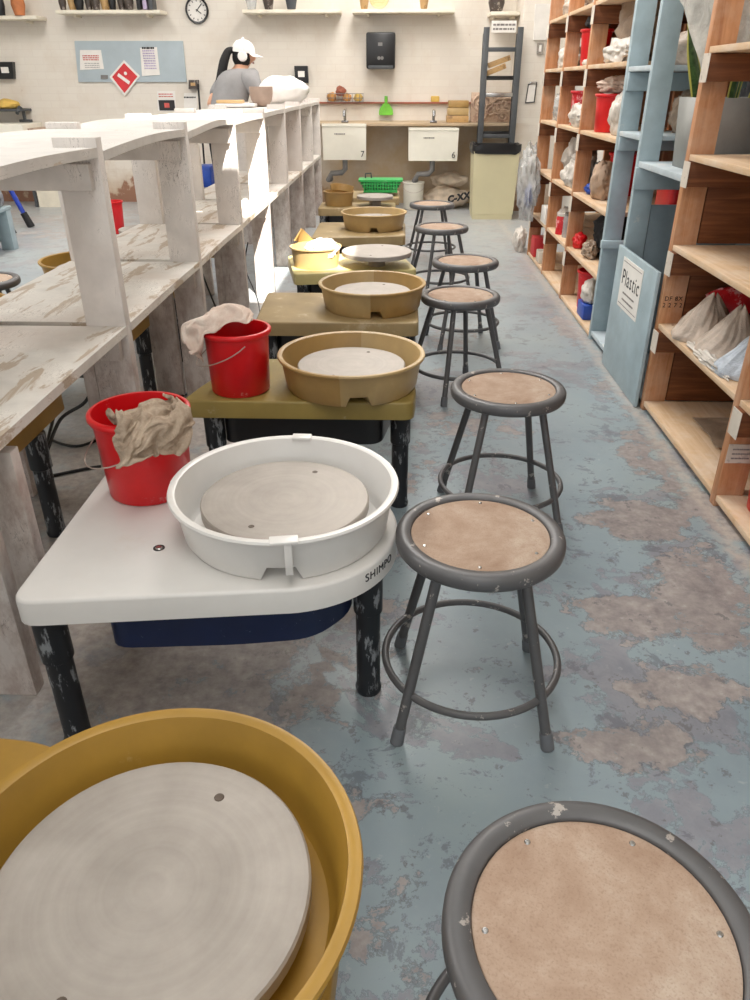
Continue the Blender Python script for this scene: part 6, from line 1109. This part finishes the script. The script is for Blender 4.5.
# cart with blue crate seen through the shelf
def cart():
    t = thing('utility_cart', 'grey metal cart frame seen through the sunlit shelf bay', 'cart', (-2.1, 8.45, 0))
    for x in (-.22, .22):
        for y in (-.2, .2): MB().tube([(x, y, 0), (x, y, 1.0)], .012, 8).build('post', 'pipe', t)
    for z in (.35, .92): MB().box(-.24, .24, -.22, .22, z-.012, z+.012).build('tray', 'pipe', t)
cart()
o = MB().box(-.14, .14, -.14, .14, 0, .2, .01).build('storage_box', 'blue_plastic', None, None, (-2.08, 8.45, .363)); tag(o, 'blue box on the lower tray of the metal cart', 'box')
tag(MB().box(-.12, .12, -.12, .12, 0, .16, .01).build('storage_box', 'royal', None, None, (-1.95, 6.6, 0)), 'blue box on the floor behind the shelf uprights', 'box')

# ------------------------------------------------------------------ things on the top shelf
TS = 1.158
def bowl(label, x, y, z, r, h, m):
    o = MB().lathe([(0, 0), (r*.42, 0), (r*.72, h*.14), (r*.90, h*.36), (r*.985, h*.66), (r, h), (r*.95, h), (r*.93, h*.66), (r*.84, h*.38), (0, h*.12)], 40).build('bowl', m, None, None, (x, y, z)); return tag(o, label, 'bowl')
bowl('large grey-brown clay bowl the woman works on', -1.105, 6.72, TS-.016, .092, .140, 'clay_bowl')
def covered():
    o = MB().blob((0,0,.12), (.235, .16, .125), 90, .16, 1.5, 4, .75, .1).build('covered_work', 'white_cap', None, None, (-1.075, 7.72, 0), 60)
    zm = min(v.co.z for v in o.data.vertices); o.location.z = TS-.010-zm
    return tag(o, 'white plastic-covered mound on the top shelf beside the bowl', 'covered work')
covered()
tag(MB().box(-.12, .08, -.06, .06, 0, .022, .006).build('wooden_tool', 'lightwood', None, None, (-1.30, 6.55, TS-.010+.022)), 'yellowish wooden rib on a white board left of the bowl', 'tool')
tag(MB().box(-.17, .12, -.10, .10, 0, .02, .004).build('ware_board', 'white_cap', None, None, (-1.25, 6.55, TS-.0105)), 'white board carrying the yellowish rib on the top shelf', 'board')

# ------------------------------------------------------------------ the woman
def skin_obj(name, verts, edges, radii, m, parent, root=0, sub=2):
    me = bpy.data.meshes.new(name); me.from_pydata([tuple(v) for v in verts], edges, []); me.update()
    o = bpy.data.objects.new(name, me); C.objects.link(o); o.parent = parent
    sk = o.modifiers.new('skin', 'SKIN'); sk.use_smooth_shade = True
    if not me.skin_vertices: me.skin_vertices.new()
    for i, r in enumerate(radii):
        me.skin_vertices[0].data[i].radius = (r if isinstance(r, tuple) else (r, r))
    roots = root if isinstance(root, (list, tuple)) else [root]
    for i in range(len(verts)): me.skin_vertices[0].data[i].use_root = i in roots
    ss = o.modifiers.new('sub', 'SUBSURF'); ss.levels = sub; ss.render_levels = sub
    me.materials.append(M[m]); 
    dg = bpy.context.evaluated_depsgraph_get(); nm = bpy.data.meshes.new_from_object(o.evaluated_get(dg))
    o.modifiers.clear(); o.data = nm; nm.name = name
    for p in nm.polygons: p.use_smooth = True
    return o
def woman():
    B = Vector((-1.62, 7.62, 0))
    t = thing('person', 'woman in grey t-shirt, white cap and headphones bending over the shelf', 'person', tuple(B))
    V = lambda x, y, z: Vector((x, y, z))-B
    f = Vector((.62, .78, 0)); r = Vector((.78, -.62, 0))
    hip = V(-1.63, 7.62, .92); waist = hip+f*.05+Vector((0,0,.15)); chest = hip+f*.16+Vector((0,0,.32)); nb = hip+f*.25+Vector((0,0,.462)); nk = hip+f*.285+Vector((0,0,.512))
    hd = nk+Vector((.03, .015, .085)); top = hd+Vector((-.005, 0, .05))
    lsh = chest+f*.07-r*.185+Vector((0,0,.075)); rsh = chest+f*.07+r*.185+Vector((0,0,.075))
    lel = V(-1.76, 7.72, 1.13); lwr = V(-1.50, 7.93, 1.20)
    rel = rsh+Vector((.10, .0, -.17)); rwr = V(-1.18, 7.2, 1.21)
    vs = [hip, waist, chest, nb, nk, hd, top, lsh, lel, lwr, rsh, rel, rwr]
    ed = [(0,1), (1,2), (2,3), (3,4), (4,5), (5,6), (3,7), (7,8), (8,9), (3,10), (10,11), (11,12)]
    rd = [(.15,.11), (.12,.095), (.145,.11), .075, .05, (.078,.092), .055, .055, .042, .028, .055, .042, .028]
    for s in (-1, 1):
        h = hip+r*.085*s-Vector((0,0,.06)); k = hip+r*.10*s+f*.03-Vector((0,0,.47)); a = hip+r*.10*s-f*.02-Vector((0,0,.84)); fo = a+f*.16-Vector((0,0,.045))
        n = len(vs); vs += [h, k, a, fo]; ed += [(0,n), (n,n+1), (n+1,n+2), (n+2,n+3)]; rd += [.085, .056, .04, .035]
    nz = hd+Vector((.105, .01, -.012)); n = len(vs); vs.append(nz); ed.append((5, n)); rd.append(.014)
    for wv, el in ((9, 8), (12, 11)):
        d = (vs[wv]-vs[el]).normalized(); side = d.cross(Vector((0,0,1))).normalized()
        n = len(vs); pm = vs[wv]+d*.06; vs.append(pm); ed.append((wv, n)); rd.append((.036,.016))
        for q in range(4):
            b0 = pm+side*(q-1.5)*.017+d*.015; m1 = b0+d*(.038+.006*(q in (1,2)))-Vector((0,0,.008)); e1 = m1+d*.022-Vector((0,0,.022))
            k = len(vs); vs += [b0, m1, e1]; ed += [(n,k), (k,k+1), (k+1,k+2)]; rd += [.0085, .008, .0065]
        k = len(vs); vs += [vs[wv]+d*.03+side*.034, vs[wv]+d*.06+side*.05-Vector((0,0,.015))]; ed += [(wv,k), (k,k+1)]; rd += [.0095, .008]
    skin_obj('body', vs, ed, rd, 'skin', t)
    # t-shirt
    mid = lambda a, b, q: a+(b-a)*q
    sv = [waist-Vector((0,0,.07)), waist, chest, nb-Vector((0,0,.005)), lsh, mid(lsh, lel, .72), rsh, mid(rsh, rel, .8)]
    skin_obj('tshirt', sv, [(0,1), (1,2), (2,3), (3,4), (4,5), (3,6), (6,7)], [(.168,.125), (.16,.12), (.19,.14), .085, .085, .07, .085, .07], 'tshirt', t)
    pv = [hip+Vector((0,0,.06)), hip]; pe = [(0,1)]; pr = [(.152,.118), (.17,.13)]
    for s in (-1, 1):
        h = hip+r*.085*s-Vector((0,0,.06)); k = hip+r*.10*s+f*.03-Vector((0,0,.47)); a = hip+r*.10*s-f*.02-Vector((0,0,.80))
        n = len(pv); pv += [h, k, a]; pe += [(1,n), (n,n+1), (n+1,n+2)]; pr += [.098, .07, .056]
    skin_obj('trousers', pv, pe, pr, 'black_soft', t)
    for s in (-1, 1):
        a = hip+r*.10*s-f*.02-Vector((0,0,.875)); MB().blob((a+f*.07), (.07, .11, .045), 5, .05, 1, 3, .95).build('shoe', 'black', t)
    # hair, cap, headphones
    MB().blob(hd+Vector((-.022, .0, .0)), (.088, .088, .105), 2, .04, 2, 3).build('hair', 'hair', t)
    pt = [hd+Vector((-.08, -.02, .055)), hd+Vector((-.135, -.05, .045)), hd+Vector((-.175, -.08, -.04)), hd+Vector((-.20, -.10, -.14)), hd+Vector((-.235, -.12, -.22)), hd+Vector((-.26, -.12, -.27))]
    skin_obj('ponytail', pt, [(i, i+1) for i in range(5)], [.022, .036, .044, .046, .032, .01], 'hair', t)
    Mc = Matrix.Translation(hd+Vector((-.005, 0, .035))) @ Matrix.Rotation(.12, 4, 'Y')
    cap = MB().lathe([(.103, -.005), (.104, .01), (.094, .05), (.066, .083), (.03, .097), (0, .1)], 32, Mx=Mc).build('cap', 'white_cap', t, 'white baseball cap')
    def br(a, b):
        an = -.85+1.7*a; rr = .098+.085*b*math.cos(an*.9)
        return Mc @ Vector((rr*math.cos(an), rr*math.sin(an), -.002-.02*b-.01*abs(a-.5)))
    MB().grid(br, 16, 6, .004).build('cap_brim', 'white_cap', cap)
    hp = MB().tube([hd+Vector((-.0, .105*math.cos(PI*k/14), .02+.122*math.sin(PI*k/14))) for k in range(15)], .009, 8).build('headphones', 'white_cap', t, 'white over-ear headphones')
    for s in (-1, 1): MB().lathe([(0, .03), (.034, .03), (.042, .02), (.042, 0), (0, 0)], 24, Mx=frame_mx(hd+Vector((.0, .083*s, .0)), (1,0,0), (0,0,1) if s < 0 else (0,0,-1))).build('ear_cup', 'white_cap', hp)
    for s in (-1, 1): MB().blob(hd+Vector((.076, .032*s, .012)), (.008, .011, .008), 1, 0, 1, 2).build('eye', 'paper', t)
    for s in (-1, 1): MB().blob(hd+Vector((.082, .032*s, .012)), (.004, .005, .005), 1, 0, 1, 2).build('pupil', 'black', t)
    MB().blob(hd+Vector((.078, 0, -.05)), (.01, .022, .007), 1, 0, 1, 2).build('mouth', 'lip', t)
woman()

# ------------------------------------------------------------------ light
def area(name, loc, size, sy, power, rot=(0,0,0), col=(1,1,1)):
    l = bpy.data.lights.new(name, 'AREA'); l.shape = 'RECTANGLE'; l.size = size; l.size_y = sy; l.energy = power; l.color = col
    o = bpy.data.objects.new(name, l); C.objects.link(o); o.location = loc; o.rotation_euler = rot; return o
for i, (x, y) in enumerate([(-.1, .0), (-.1, 4.9), (-.1, 8.1), (-3.4, 2.5), (-3.4, 6.8)]):
    area('ceiling_fill', (x, y, 3.55), 1.0, 2.4, (36, 72, 84, 70, 84)[i], col=(1, .97, .93))  # unseen area lights added as soft fill from above
sp = bpy.data.lights.new('sun', 'SUN'); sp.energy = 16; sp.angle = math.radians(.6); sp.color = (1, .96, .88)
so = bpy.data.objects.new('sun', sp); C.objects.link(so); so.location = (.4, 2, 5)
so.rotation_euler = Vector((-1.08, 2.46, -2.9)).to_track_quat('-Z', 'Y').to_euler()
w = bpy.data.worlds.new('World'); bpy.context.scene.world = w; w.use_nodes = True
w.node_tree.nodes['Background'].inputs[0].default_value = (.95, .97, 1, 1); w.node_tree.nodes['Background'].inputs[1].default_value = 1.35

cam = bpy.data.cameras.new('Camera'); co = bpy.data.objects.new('Camera', cam); C.objects.link(co)
cam.sensor_fit = 'VERTICAL'; cam.sensor_height = 36; cam.sensor_width = 27; cam.lens = 27; cam.clip_start = .02
co.location = (0, 0, H); co.rotation_euler = (PI/2-TH, 0, YA)
sc = bpy.context.scene; sc.camera = co
sc.view_settings.view_transform = 'Standard'; sc.view_settings.look = 'None'; sc.view_settings.exposure = .18
sc.cycles.use_denoising = True; sc.cycles.max_bounces = 8; sc.cycles.transparent_max_bounces = 12
